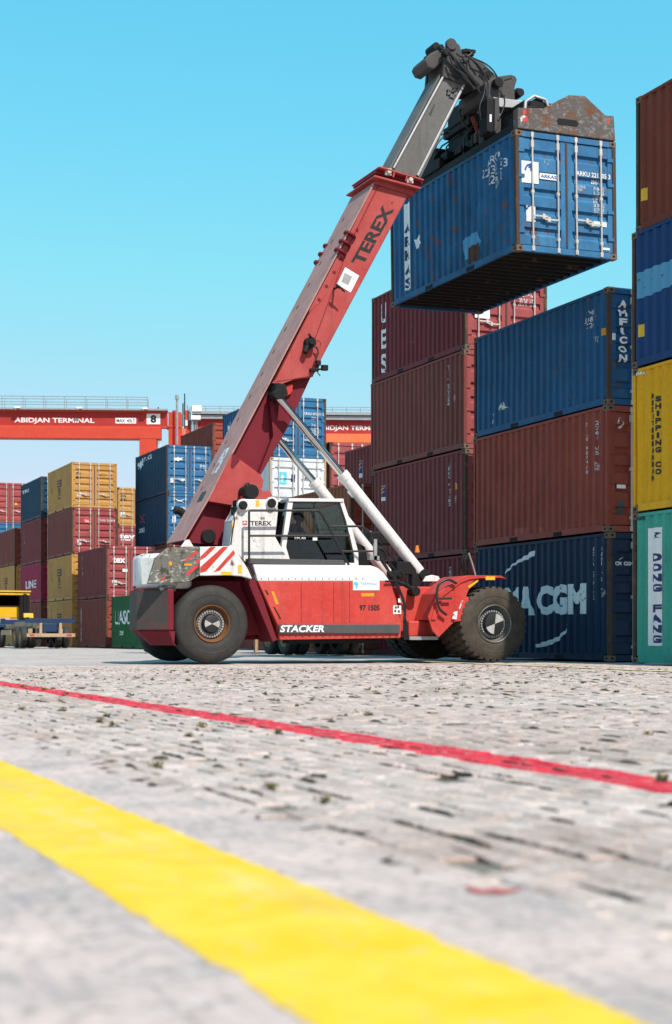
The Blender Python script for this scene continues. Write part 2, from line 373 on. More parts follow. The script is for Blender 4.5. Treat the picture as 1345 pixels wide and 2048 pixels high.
def concrete_material():
    m, nt, b = newmat('worn concrete'); tc = N(nt, 'ShaderNodeTexCoord'); v = tc.outputs['Object']
    n1 = noise(nt, v, 2.2, 6, .65); n2 = noise(nt, v, 12, 8, .7); n3 = noise(nt, v, 7, 5, .6, (6,.5,1))
    c = mix(nt, ramp(nt, n1, .35, .65), (.34,.315,.31,1), (.56,.475,.445,1))
    c = mix(nt, math_(nt, 'MULTIPLY', ramp(nt, n3, .5, .7), .5), c, (.2,.195,.2,1))
    c = mix(nt, math_(nt, 'MULTIPLY', ramp(nt, n2, .55, .68), .55), c, (.56,.45,.41,1))
    c = mix(nt, 1.0, c, (1.05,.985,.95,1), 'MULTIPLY'); nt.links.new(c, b.inputs['Base Color']); b.inputs['Specular IOR Level'].default_value = .06; b.inputs['Roughness'].default_value = .75
    n9 = noise(nt, v, 26, 7, .75); c2 = mix(nt, math_(nt, 'MULTIPLY', ramp(nt, n9, .54, .62), .7), c, (.13,.12,.115,1)); c2 = mix(nt, math_(nt, 'MULTIPLY', ramp(nt, n9, .42, .36), .6), c2, (.66,.6,.58,1)); c2 = mix(nt, 1.0, c2, (1.05,1.015,1.015,1), 'MULTIPLY'); nt.links.new(c2, b.inputs['Base Color'])
    bu = N(nt, 'ShaderNodeBump'); bu.inputs['Strength'].default_value = .7; bu.inputs['Distance'].default_value = .01
    nt.links.new(n2, bu.inputs['Height']); nt.links.new(bu.outputs[0], b.inputs['Normal']); return m
def line_material(name, col, col2):
    m, nt, b = newmat(name); tc = N(nt, 'ShaderNodeTexCoord'); v = tc.outputs['Object']
    n1 = noise(nt, v, 5, 6, .65); n2 = noise(nt, v, 30, 6, .7)
    c = mix(nt, ramp(nt, n1, .35, .7), (*col, 1), (*col2, 1))
    c = mix(nt, math_(nt, 'MULTIPLY', ramp(nt, noise(nt, v, 1.7, 7, .7, (1,.35,1)), .53, .72), .4), c, (.33,.27,.17,1))
    n3 = noise(nt, v, 2.2, 9, .75, (1.6,.5,1)); n4 = noise(nt, v, 11, 8, .75)
    c = mix(nt, math_(nt, 'MULTIPLY', ramp(nt, n3, .56, .68), .5), c, (.6,.5,.33,1))
    c = mix(nt, math_(nt, 'MULTIPLY', ramp(nt, n4, .60, .66), .75), c, (.5,.42,.33,1))
    c = mix(nt, math_(nt, 'MULTIPLY', ramp(nt, n4, .40, .34), .5), c, (.6,.26,.01,1))
    c = mix(nt, math_(nt, 'MULTIPLY', ramp(nt, n2, .58, .66), .5), c, (.36,.3,.2,1))
    nt.links.new(c, b.inputs['Base Color']); b.inputs['Specular IOR Level'].default_value = .06; b.inputs['Roughness'].default_value = .6; return m
mb = MB(); mb.add([(-900,-300,-.03),(900,-300,-.03),(900,1500,-.03),(-900,1500,-.03)], [(0,1,2,3)])
tag(mb.build('ground', ground_material(), fix=False), kind='structure')
# pavers laid one by one over the part of the yard near the camera, on a bed of dark joint sand
XE = 1.43                                                     # edge between concrete strip and pavers
sand = plain('joint sand', (.14,.12,.095), rough=.95, var=.5, scale=9)
pv = MB(); tones = []; bed = {}
yy_rows = []; x = XE; row = 0
while x < 15.4:
    w = .105; y = .3+(.11 if row % 2 else 0)
    while y < 26.8:
        l = .21
        X = (x+w/2)*cs-(y+l/2)*sn; Z = (x+w/2)*sn+(y+l/2)*cs
        if -.245*Z-3.2 < X < .245*Z+1.6 and Z > .5:
            if rg.random() < .985:
                g = max(.0012, rg.gauss(.0028, .0012)); dz = rg.gauss(0, .0022); tx = rg.gauss(0, .012); ty = rg.gauss(0, .008); ch = .007
                jx = rg.gauss(0, .0012)
                x0, x1, y0, y1 = x+g+jx, x+w-g+jx, y+g, y+l-g
                def zz(px_, py_): return dz+tx*(px_-x-w/2)+ty*(py_-y-l/2)
                xa, xb, ya, yb = x0+ch, x1-ch, y0+ch, y1-ch
                top = [(xa,ya),(xb,ya),(xb,yb),(xa,yb)]; out = [(x0,y0),(x1,y0),(x1,y1),(x0,y1)]
                vs = [(p[0],p[1],zz(*p)) for p in top]+[(p[0],p[1],zz(*p)-.006) for p in out]+[(p[0],p[1],-.02) for p in out]
                fs = [(0,1,2,3)]+[(4+i,4+(i+1)%4,(i+1)%4,i) for i in range(4)]+[(8+i,8+(i+1)%4,4+(i+1)%4,4+i) for i in range(4)]
                lo, hi = bed.get(row, (99, 0)); bed[row] = (min(lo, y), max(hi, y+l)); pv.add(vs, fs); tones += [min(1, max(0, rg.gauss(.5, .28)))]*9
        y += l
    x += w; row += 1
mb = MB()
for k, (lo, hi) in bed.items(): mb.add([(XE+.105*k, lo, -.012), (XE+.105*(k+1), lo, -.012), (XE+.105*(k+1), hi, -.012), (XE+.105*k, hi, -.012)], [(0,1,2,3)])
tag(mb.build('joint_sand', sand, fix=False), kind='structure')
po = pv.build('pavers', paver_material(), fix=False)
at = po.data.attributes.new('tone', 'FLOAT', 'FACE'); at.data.foreach_set('value', tones)
tag(po, kind='structure')
# concrete strip with ragged edge, the broad yellow line on it
def strip(name, xl, xr, y0, y1, z, mat, jl=0, jr=0, step=.06, seed=1, shear=0):
    r_ = random.Random(seed); n = int((y1-y0)/step); vs = []; fs = []; a = b_ = 0
    for i in range(n+1):
        y = y0+(y1-y0)*i/n; a = a*.35+r_.gauss(0, jl); b_ = b_*.35+r_.gauss(0, jr)
        vs += [(xl+a+shear*(y-y0), y, z), (xr+b_+shear*(y-y0), y, z)]
        if i: fs.append((2*i-2, 2*i-1, 2*i+1, 2*i))
    m_ = MB(); m_.add(vs, fs); return tag(m_.build(name, mat, fix=False), kind='structure')
strip('concrete_strip', -9, XE+.02, -4, 70, .005, concrete_material(), 0, .035, .06, 2)
strip('yellow_line', .72, 1.118, -3, 60, .0066, line_material('yellow road paint', (.70,.43,.012), (.74,.51,.07)), .0035, .0045, .03, 5)
strip('faded_yellow_line', 12.45, 12.7, 14, 29.5, .012, line_material('faded yellow paint', (.62,.5,.2), (.55,.5,.4)), .02, .02, .1, 6, .08)
mb = MB(); pts = [PG for PG in ()]
def PGr(px, py):
    Z = CH*F/(py-HZ); return corner(px, Z)
mb.add([(*PGr(a, b_), .0085) for a, b_ in ((930,1778),(944,1785),(965,1789),(986,1786),(1010,1788),(1048,1786),(1030,1791),(1004,1795),(980,1793),(955,1795),(938,1789))], [tuple(range(11))])
tag(mb.build('red_paint_patch', line_material('old red paint', (.42,.03,.03), (.5,.09,.08)), fix=False), kind='structure')
# moss, soil and weeds in the joints
ms_ = MB(); wd = MB()
for k in range(5600):
    y = rg.uniform(1.2, 24); x = XE+.105*rg.randrange(0, 125)+rg.gauss(0, .006)
    X = x*cs-y*sn; Z = x*sn+y*cs
    if abs(X) > .24*Z+.4 or Z < 1.6 or x > 14: continue
    if rg.random() < .25: continue
    along = rg.random() < .72
    big = rg.random() < .12; l = rg.uniform(.02, .13); w = rg.uniform(.003, .008)*(2 if big else 1); h = rg.uniform(.003, .007)*(2.2 if big else 1)
    if Z < 4 and rg.random() < .3: continue
    rx, ry = (w, l) if along else (l*.6, w)
    n = 9; vs = [(x+rx*rg.uniform(-.2,.2), y+ry*rg.uniform(-.2,.2), h)]
    for j in range(n):
        a = 2*math.pi*j/n; q = rg.uniform(.7, 1.2); vs.append((x+rx*.55*q*math.cos(a), y+ry*.55*q*math.sin(a), h*rg.uniform(.5,.9)))
    for j in range(n):
        a = 2*math.pi*j/n; q = rg.uniform(.7, 1.3); vs.append((x+rx*q*math.cos(a), y+ry*q*math.sin(a), -.008))
    fs = [(0, 1+j, 1+(j+1)%n) for j in range(n)]+[(1+j, 1+n+j, 1+n+(j+1)%n, 1+(j+1)%n) for j in range(n)]
    ms_.add(vs, fs)
    if big and rg.random() < .4:
        for j in range(rg.randrange(14, 34)):
            a = rg.uniform(0, 6.28); e = rg.uniform(.3, 1.35); L = rg.uniform(.012, .034); p = Vector((x+rg.gauss(0,.012), y+rg.gauss(0,.018), .002))
            d = Vector((math.cos(a)*math.cos(e), math.sin(a)*math.cos(e), math.sin(e)))*L; s_ = Vector((-math.sin(a), math.cos(a), 0))*L*.22
            wd.add([p, p+d*.5+s_, p+d, p+d*.5-s_], [(0,1,2,3)])
for k in range(24):
    Z = rg.uniform(2.4, 9); X = rg.uniform(-.15, .21)*Z; x0 = X*cs+Z*sn; y0 = -X*sn+Z*cs
    if x0 < XE+.05: continue
    x0 = XE+.105*round((x0-XE)/.105); L = rg.uniform(.15, .55); n = int(L/.02); vs = []; fs = []
    for i in range(n+1):
        y = y0+L*i/n; w = rg.uniform(.003, .011)*math.sin(math.pi*(i+.5)/(n+1)); h = rg.uniform(.002, .009); jx = rg.gauss(0, .003)
        vs += [(x0+jx-w, y, -.006), (x0+jx, y, h), (x0+jx+w, y, -.006)]
        if i: fs += [(3*i-3, 3*i-2, 3*i+1, 3*i), (3*i-2, 3*i-1, 3*i+2, 3*i+1)]
    ms_.add(vs, fs)
tag(ms_.build('moss', plain('dark moss', (.05,.04,.026), rough=.95, var=.6, scale=16), fix=False), label='dark moss and soil clumps in the paver joints', cat='moss', kind='stuff')
tag(wd.build('weeds', plain('weed leaves', (.14,.13,.03), rough=.8, var=.5, scale=12), fix=False), label='small olive weeds growing from the paver joints', cat='weeds', kind='stuff')

# ------------------------------------------------------------------ shipping containers
CGROUP = 'shipping containers stacked in the yard'
CP = .042                                                     # corrugation depth
def wave(a, b, pitch=.278):
    n = max(2, round((b-a)/pitch)); p = (b-a)/n; out = []
    for i in range(n):
        s0 = a+i*p; out += [(s0, CP), (s0+p*.27, CP), (s0+p*.45, 0), (s0+p*.82, 0)]
    return out+[(b, CP)]
def interp(prof, t):
    if t <= prof[0][0]: return prof[0][1]
    for (a, da), (b, db) in zip(prof, prof[1:]):
        if t <= b: return da+(db-da)*(t-a)/(b-a) if b > a else db
    return prof[-1][1]
class Container:
    def __init__(s, label, x, y, z, H, mat, L=6.06, Wd=2.438, doors=True, detail=2, name='shipping_container', rz=0, ry=0, postmat='post_rust', doormat=None, bars=(.27,.82)):
        s.W, s.L, s.H, s.mat = Wd, L, H, mat
        r = s.root = empty(name, (x+Wd/2, y+L/2, z), rz); r.rotation_euler.y = ry
        tag(r, label, 'shipping container', CGROUP)
        w, l = Wd/2, L/2; dm = doormat or mat; H_ = H
        H -= .012                                              # a hand's breadth of twist-lock between levels reads as the dark joint
        s.Hc = H
        # corner posts with castings
        for sx in (-1, 1):
            for sy in (-1, 1):
                b = MB(); x1 = sx*(w-.085); y1 = sy*(l-.085)
                b.box(sx*(w-.004), sy*(l-.004), .118, x1, y1, H-.118)
                b.mi = 1
                for z0 in (0, H-.118):
                    b.box(sx*w, sy*l, z0, sx*(w-.162), sy*(l-.178), z0+.118)
                b.mi = 2
                for z0 in (0, H-.118):
                    cz = z0+.059
                    pts = [(math.cos(a)*.035, math.sin(a)*.028) for a in [i*math.pi/6 for i in range(12)]]
                    b.prism([(sx*(w-.085)+p[0], cz+p[1]) for p in pts], sy*(l+.002), sy*(l-.02))
                    b.prism([(sy*(l-.09)+p[0]*1.15, cz+p[1]) for p in pts], sx*(w+.002), sx*(w-.02), 'x')
                b.build('corner_post', [postmat, 'casting' if detail > 1 else postmat, 'hole'], r)
        # corrugated long walls, rails
        s.wp = wave(-l+.085, l-.085)
        for sx in (-1, 1):
            b = MB(); vs = []; z0, z1 = .15, H-.075
            nz = 5 if detail > 1 else 1; dr = random.Random(len(bpy.data.objects)); dents = [(dr.uniform(-l, l), dr.uniform(z0+.2, z1-.2), dr.uniform(.2, .6), dr.uniform(.004, .012)) for _ in range(9)]
            for t, d in s.wp:
                for k in range(nz+1):
                    z = z0+(z1-z0)*k/nz; e = 0 if k in (0, nz) else sum(a_*math.exp(-((t-ty)**2+(z-tz)**2)/(rr_*rr_)) for ty, tz, rr_, a_ in dents)+dr.uniform(-.0015, .0015)
                    vs.append((sx*(w-.012-d-e), t, z))
            m1 = nz+1; b.add(vs, [(m1*i+k, m1*i+k+1, m1*(i+1)+k+1, m1*(i+1)+k) for i in range(len(s.wp)-1) for k in range(nz)])
            o = b.build('side_wall', mat, r)
            if sx == -1: s.side = o
            b = MB(); b.box(sx*(w-.006), -l+.1785, H-.072, sx*(w-.066), l-.1785, H-.012); b.build('top_rail', mat, r)
            b = MB(); b.box(sx*(w-.003), -l+.1785, .022, sx*(w-.06), l-.1785, .158)
            b.mi = 1
            for yc in (-1.0, 1.0): b.box(sx*(w+.001), yc-.18, .026, sx*(w-.05), yc+.18, .118)
            b.build('bottom_rail', [mat, 'hole'], r)
        # roof and underside with cross members
        b = MB(); b.box(-w+.067, -l+.1, H-.05, w-.067, l-.1, H-.02); b.build('roof', mat, r)
        b = MB(); b.box(-w+.061, -l+.1, .14, w-.061, l-.1, .165)
        if detail > 1:
            k = 19
            for i in range(k):
                yc = -l+.25+(L-.5)*i/(k-1); b.box(-w+.061, yc-.022, .03, w-.061, yc+.022, .139)
        b.build('floor', 'underside', r)
        # far end wall
        b = MB(); ep = wave(-w+.085, w-.085, .25); vs = []
        for t, d in ep: vs += [(t, l-.012-d, .12), (t, l-.012-d, H-.1)]
        b.add(vs, [(2*i, 2*i+1, 2*i+3, 2*i+2) for i in range(len(ep)-1)])
        b.build('end_wall', mat, r)
        b = MB(); b.box(-w+.163, l-.002, H-.112, w-.163, l-.1, H-.004); b.build('end_header', mat, r)
        b = MB(); b.box(-w+.163, l-.002, .01, w-.163, l-.1, .15); b.build('end_sill', mat, r)
        if not doors:
            b = MB(); vs = []
            for t, d in ep: vs += [(t, -l+.012+d, .12), (t, -l+.012+d, H-.1)]
            b.add(vs, [(2*i, 2*i+1, 2*i+3, 2*i+2) for i in range(len(ep)-1)])
            b.build('end_wall', mat, r)
            b = MB(); b.box(-w+.163, -l+.002, H-.112, w-.163, -l+.1, H-.004); b.build('end_header', mat, r)
            b = MB(); b.box(-w+.163, -l+.002, .01, w-.163, -l+.1, .15); b.build('end_sill', mat, r); return
        b = MB(); b.box(-w+.163, -l+.004, H-.125, w-.163, -l+.1, H-.004); b.build('door_header', dm, r)
        b = MB(); b.box(-w+.163, -l+.004, .006, w-.163, -l+.1, .13); b.build('door_sill', dm, r)
        z0, z1 = .15, H-.14; hh = z1-z0; prof = [(z0, 0), (z0+.07*hh, 0)]
        for f in (.13, .33, .50, .66, .86):
            c = z0+f*hh; q = .022*hh; e = .024*hh
            prof += [(c-q-e, 0), (c-q, .052), (c+q, .052), (c+q+e*.55, 0)]
        prof += [(z1, 0)]; s.dp = prof; s.dy = -l+.03
        for sx in (-1, 1):
            xa, xb = sx*.022, sx*(w-.09); st = .11
            b = MB(); x0, x1 = sorted((xa, xb))
            vs = []
            for t, d in prof: vs += [(x0+st, s.dy+d, t), (x1-st, s.dy+d, t)]
            b.add(vs, [(2*i, 2*i+1, 2*i+3, 2*i+2) for i in range(len(prof)-1)])
            for u0 in (x0, x1-st): b.box(u0, s.dy-.006, z0-.01, u0+st, s.dy+.06, z1+.01)
            for zc in (.12, .38, .64, .88):                     # hinge blades on the outer stile
                zc = z0+zc*hh; u = xb+sx*.02; b.box(u, s.dy-.03, zc-.035, u-sx*.14, s.dy-.0065, zc+.035)
            d = b.build('door', dm, r)
            if detail < 1: continue
            wd_ = x1-x0
            for f in bars if sx < 0 else (1-bars[1], 1-bars[0]):
                xc = x0+f*wd_; b = MB(); yb = s.dy-.045
                b.cyl((xc, yb, .03), (xc, yb, H-.03), .019, n=8)
                for zc, hz in ((.07, .05), (H-.07, .05), (.3, .03), (H*.5, .03), (H-.26, .07)):
                    b.box(xc-.032, yb-.012, zc-hz, xc+.032, s.dy-.0005, zc+hz)
                b.build('locking_bar', 'galvanised', d)
                if detail > 0:
                    zc = z0+(.27 if f < .5 else .245)*hh; dx = .34 if f < .5 else -.34
                    b = MB(); b.box(xc, yb-.03, zc-.016, xc+dx, yb-.008, zc+.016); b.box(xc+dx*.62, yb-.038, zc-.05, xc+dx*.8, s.dy+.005, zc+.05); b.build('handle', 'galvanised', d)
            b = MB()
            if sx < 0:
                b.box(-.021, s.dy-.02, z0, .021, s.dy+.02, z1); b.build('door_gasket', 'post_rust', r)
    # u: 0 (far, left in view) .. 1 (near, right) along the visible long wall, v: 0..1 up the container
    def wall(s, shape, u0, u1, v0, v1, mat, name='lettering', off=.003):
        vs, fs = shape; bm = bmesh.new(); w, l = s.W/2, s.L/2; z0 = .15; z1 = s.Hc-.075
        pts = [bm.verts.new((0, l-(u0+(u1-u0)*x)*s.L, v0*s.Hc+(v1-v0)*y*s.Hc)) for x, y in vs]
        for f in fs:
            try: bm.faces.new([pts[i] for i in f])
            except ValueError: pass
        ya = min(p.co.y for p in pts); yb = max(p.co.y for p in pts)
        for t, _ in s.wp:
            if ya < t < yb: bmesh.ops.bisect_plane(bm, geom=bm.verts[:]+bm.edges[:]+bm.faces[:], plane_co=(0,t,0), plane_no=(0,1,0), dist=1e-5)
        for v in bm.verts: v.co.x = -w+.012+interp(s.wp, v.co.y)-off-.002
        me = bpy.data.meshes.new(name); bmesh.ops.recalc_face_normals(bm, faces=bm.faces); bm.to_mesh(me); bm.free()
        me.materials.append(M[mat]); return link(bpy.data.objects.new(name, me), s.side.parent and s.root)
    # u: 0 left .. 1 right over the door end
    def face(s, shape, u0, u1, v0, v1, mat, name='lettering', off=.0075):
        vs, fs = shape; bm = bmesh.new(); w = s.W/2
        pts = [bm.verts.new((-w+(u0+(u1-u0)*x)*s.W, 0, v0*s.Hc+(v1-v0)*y*s.Hc)) for x, y in vs]
        for f in fs:
            try: bm.faces.new([pts[i] for i in f])
            except ValueError: pass
        za = min(p.co.z for p in pts); zb = max(p.co.z for p in pts)
        flat = name in ('sign', 'label', 'sign_print')
        for t, _ in () if flat else s.dp:
            if za < t < zb: bmesh.ops.bisect_plane(bm, geom=bm.verts[:]+bm.edges[:]+bm.faces[:], plane_co=(0,0,t), plane_no=(0,0,1), dist=1e-5)
        for v in bm.verts: v.co.y = s.dy-(.016 if name == 'sign_print' else .012) if flat else s.dy+interp(s.dp, v.co.z)-off
        me = bpy.data.meshes.new(name); bmesh.ops.recalc_face_normals(bm, faces=bm.faces); bm.to_mesh(me); bm.free()
        me.materials.append(M[mat]); return link(bpy.data.objects.new(name, me), s.root)
def numbers(c, u=.84, col='white_worn', second=True):
    """the small vertical identity rows near the door end of a long wall"""
    rr = random.Random(int(u*1000)+int(c.H*1e5)+len(bpy.data.objects))
    s1 = ''.join(rr.choice('ABCDEFGTLUX') for _ in range(4))+' '+''.join(rr.choice('0123456789') for _ in range(6))
    c.wall(vtext2d(s1, .01), u, u+.013, .48, .9, col)
    if second: c.wall(vtext2d('2261 US', .01), u+.06, u+.073, .62, .9, col)
    c.wall(text2d('MAX\nTARE\nNET', .01), u+.055, u+.085, .5, .57, col)

def stack(px, Z, ys, side='near', L=6.06):
    """corner column of a stack: pixel column and depth in the photo, rows of the level joints from the top; the last level stands on the ground"""
    x, y = corner(px, Z); zs = [zat(p, Z) for p in ys]+[0.0]
    if side == 'far': y -= L
    return x, y, [(zs[i+1], zs[i]-zs[i+1]) for i in range(len(ys))]
T = text2d
# nearest stack at the right: its long side, seen to the far corner
x, y, lv = stack(1266, 29.6, [194,466,738,1026], 'far')
c = Container('dark red brown container on top of the tall stack at right edge', x+.07, y, *lv[0], 'brown', doors=False)
c.wall(rect2d(), .028, .055, .22, .31, 'yellow_label', 'label'); 
c = Container('royal blue container with faded light blue patch and small yellow label', x-.02, y, *lv[1], 'right_blue', doors=False)
c.wall(poly2d([(0,.02),(.3,0),(.62,.06),(1,.1),(1,1),(.7,.98),(.4,1.0),(0,.97)]), .028, .26, .5, .7, 'patch_blue', 'paint_patch')
for (a, b_) in ((.03,.63),(.06,.56),(.1,.61),(.1,.66),(.16,.6)): c.wall(poly2d([(0,.2),(.4,0),(1,.3),(.8,.9),(.3,1)]), a, a+.014, b_, b_+.018, 'casting', 'rust_patch', off=.006)
c.wall(rect2d(), .035, .062, .22, .31, 'yellow_label', 'label')
c = Container('bright yellow container with two black vertical lines of lettering', x, y, *lv[2], 'bright_yellow', doors=False, postmat='bright_yellow')
c.wall(vtext2d('SHIPPING CO', .07), .124, .145, .235, .78, 'black_letter'); c.wall(vtext2d('MEDITERRANEAN', .07), .094, .110, .2, .81, 'black_letter')
c2 = c
c = Container('teal container with white banner and dark vertical lettering, bottom right', x, y, *lv[3], 'teal', doors=False)
c.wall(rect2d(), .085, .16, .12, .89, 'white_clean', 'banner'); c.wall(vtext2d('DONG FANG', .07), .102, .15, .13, .73, 'navy_letter', off=.006)
c.wall(poly2d([(.1,.95),(.6,1),(1,.9),(.75,.8),(.5,.62),(.9,.45),(.35,.5),(.1,.3),(.3,.6),(.15,.7),(.45,.85)]), .112, .145, .79, .86, 'navy_letter', off=.006)
for cc in (c2, c):                                             # warning stripes along the top rail of the corner
    for i in range(5): cc.wall(poly2d([(0,0),(.5,0),(1,1),(.5,1)]), .022+i*.008, .032+i*.008, .95, .972, 'black_letter' if cc is c else 'white_clean', 'warning_stripe', off=.02)

# middle stack
x, y, lv = stack(1217, 32.3, [571,808,1063])
def small_code(c): numbers(c, .86)
c = Container('blue container with white vertical lettering on its shaded door end', x, y, *lv[0], 'deep_blue', bars=(.45,.86))
c.wall(T('AMFI\n32488 1\n226', .012), .835, .92, .70, .855, 'white_worn'); c.wall(T('MAX\nTARE\nNET', .01), .905, .93, .56, .64, 'white_worn')
c.wall(rect2d(), .955, .975, .6, .66, 'orange_label', 'label'); c.wall(poly2d([(0,0),(.2,.1),(1,.2),(.6,.5),(.45,1),(.2,.6)]), .2, .28, .2, .29, 'white_worn', 'paint_chip')
c.wall(poly2d([(0,0),(.3,.1),(1,1),(.5,.8)]), .14, .17, .1, .2, 'white_worn', 'paint_chip')
c.face(vtext2d('AMFICON', .05), .105, .185, .36, .9, 'white_clean', off=.06); c.face(rect2d(), .045, .08, .55, .61, 'white_clean', 'label')
c = Container('rust red container between the blue and the navy one', x-.02, y, *lv[1], 'rust_red', postmat='rust_red', bars=(.45,.86))
numbers(c, .86); c.wall(rect2d(), .33, .43, .03, .12, 'patch_orange', 'paint_patch'); c.wall(rect2d(), .52, .555, .045, .1, 'patch_orange', 'paint_patch')
c.face(T('O', .05), .11, .175, .82, .91, 'white_worn'); c.face(rect2d(), .10, .19, .345, .375, 'white_clean', 'label'); c.face(rect2d(), .11, .18, .14, .25, 'strip_grey', 'plate')
x3 = x
c = Container('navy blue container with big white lettering behind the front wheel', x+.02, y, *lv[2], 'navy', bars=(.45,.86))
c.wall(T('CMA', .06), .14, .475, .37, .62, 'white'); c.wall(T('CGM', .06), .5, .84, .37, .62, 'white')
c.wall(poly2d([(0,0),(.1,.28),(.3,.52),(.55,.72),(.75,.86),(.9,.99),(.98,1),(1,.92),(.95,.8),(.78,.66),(.55,.58),(.3,.42),(.12,.2)]), .24, .49, .72, .92, 'white', 'swoosh')
c.wall(poly2d([(1,1),(.9,.7),(.7,.46),(.45,.32),(.2,.22),(.0,.12),(.02,0),(.25,.04),(.5,.14),(.75,.32),(.93,.62)]), .49, .72, .1, .3, 'white', 'swoosh')
numbers(c, .885); c.face(T('CM', .04), .07, .13, .745, .775, 'white_clean'); c.face(T('CGM', .04), .155, .25, .745, .775, 'white_clean')
c.face(poly2d([(0,0),(.5,.6),(1,1),(.9,.8),(.5,.4)]), .1, .165, .785, .81, 'white_clean', 'swoosh')

# stack behind the machine's front
x, y, lv = stack(931, 40.2, [502,697,896,1108])
c = Container('maroon container with white vertical letters under the lifted blue one', x, y, *lv[0], 'maroon', doormat='pink_red')
for ch, v0 in (('U', .66), ('E', .36), ('S', .08)): c.wall(T(ch, .03), .105, .17, v0, v0+.22, 'white')
c.wall(rect2d(), .33, .37, .8, .86, 'white', 'label'); numbers(c, .84); c.face(rect2d(), .12, .3, .33, .48, 'white_clean', 'label'); c.face(T('32 480 KG\n2 240 KG\n30 240 KG', .01), .66, .84, .5, .76, 'white_worn')
c = Container('plain brown maroon container second from top behind the boom cylinders', x-.03, y, *lv[1], 'dull_maroon', postmat='dull_maroon', doormat='pink_red'); numbers(c, .83)
c = Container('maroon container with small blue and yellow logo, third from top', x, y, *lv[2], 'purple_maroon', doormat='pink_red'); numbers(c, .83); c.wall(rect2d(), .905, .92, .63, .69, 'orange_label', 'label')
def flag_logo(c, u0, u1, v0, v1, fn):
    fn(rect2d(), u0, u1, v0, v1, 'white_clean', 'logo'); vv = v0+(v1-v0)*.25
    kw = dict(off=.011) if fn == c.face else dict(off=.006)
    fn(rect2d(), u0+.002, u1-.002, vv, v1-.005, 'navy_letter', 'logo', **kw)
    for a in (.45, .68): fn(poly2d([(0,0),(.8,.5),(1,1),(.2,.5)]), u0+(u1-u0)*.15, u1-(u1-u0)*.15, v0+(v1-v0)*a, v0+(v1-v0)*(a+.22), 'yellow_label', 'logo', off=kw['off']+.003)
flag_logo(c, .1, .15, .66, .82, c.wall)
c = Container('maroon bottom container behind the machine front fender', x+.03, y, *lv[3], 'maroon', doormat='pink_red'); numbers(c, .83)

# low brown stack seen above and through the cab
x, y = 18.2, 43.2
c = Container('orange brown container seen through the cab window, upper of two', x, y, 2.6, 2.6, 'orange_brown', doormat='rust_red'); c.face(rect2d(), .3, .37, .5, .53, 'orange_label', 'label'); c.face(rect2d(), .42, .58, .5, .53, 'white_clean', 'label')
c = Container('orange brown container on the ground behind the cab, lower of two', x, y, 0, 2.6, 'orange_brown', doormat='rust_red')
x, y = 20.95, 44.2
c = Container('maroon container with small blue flag logo behind the near cylinder', x, y, 4.7, 2.35, 'purple_maroon', doormat='pink_red'); flag_logo(c, .2, .24, .55, .8, c.wall)
Container('maroon container below the one with the flag logo, mostly hidden', x, y, 2.35, 2.35, 'dull_maroon', detail=1); Container('maroon bottom container under the flag logo container, mostly hidden', x, y, 0, 2.35, 'maroon', detail=1)
x, y = 23.75, 58.6
c = Container('salmon red container with blue and yellow door logo beneath crane lettering', x, y, 5.66, 2.83, 'pink_red', doormat='pink_red', detail=1); flag_logo(c, .17, .38, .12, .32, c.face)
Container('orange container under the salmon one, seen left of the cylinder', x, y, 2.83, 2.83, 'orange_brown', detail=1, doormat='crane_orange'); Container('maroon bottom container under the orange one, mostly hidden', x, y, 0, 2.83, 'dull_maroon', detail=1)

# blue and white stack right of the boom
x, y, lv = stack(540, 62, [790,913,1041,1172])
c = Container('blue container with white emblem, top of the stack behind the boom', x, y, *lv[0], 'deep_blue', detail=1, doormat='far_blue')
c.wall(T('CRONOS', .02), .08, .6, .37, .52, 'white'); c.wall(poly2d([(.1,0),(.9,.1),(1,.35),(.7,.5),(.8,1),(.5,.7),(.2,.9),(.3,.5),(0,.3)]), .08, .2, .58, .84, 'white', 'logo')
c.face(T('CRXU 072611 2', .012), .6, .96, .72, .76, 'white_clean'); c.face(T('2261', .012), .74, .84, .65, .69, 'white_clean'); c.face(T('30 480 KG\n67 200 LB\n2 220 KG\n4 900 LB', .012), .74, .88, .38, .58, 'white_worn'); c.face(poly2d([(0,1),(1,1),(.5,0)]), .22, .3, .25, .32, 'white_clean', 'logo')
c = Container('white container with light blue star logo below the blue one', x, y, *lv[1], 'white_box', detail=1, postmat='dusty_tan')
c.face(rect2d(), .15, .3, .58, .77, 'cyan_logo', 'logo'); c.face(poly2d([((.5+.48*math.cos(i*math.pi/7)*(1 if i%2 else .45)), (.5+.48*math.sin(i*math.pi/7)*(1 if i%2 else .45))) for i in range(14)]), .18, .27, .6, .75, 'white_clean', 'logo', off=.011)
c.face(rect2d(), .38, .45, .62, .74, 'navy_letter', 'logo'); c.face(T('MSKU 281', .012), .62, .9, .67, .71, 'navy_letter')
Container('dark blue container hidden behind the cab, third from top', x, y, *lv[2], 'far_navy', detail=1); Container('dark maroon container at the bottom behind the machine body', x, y, *lv[3], 'dull_maroon', detail=1)
# far red row behind
x, y = corner(432, 85); hh = (zat(845, 85))/5
for i in range(5): Container('far red container, level %s of the stack behind the blue ones' % ('one two three four five'.split()[i]), x-.2, y, i*hh, hh, 'rust_red', detail=0)

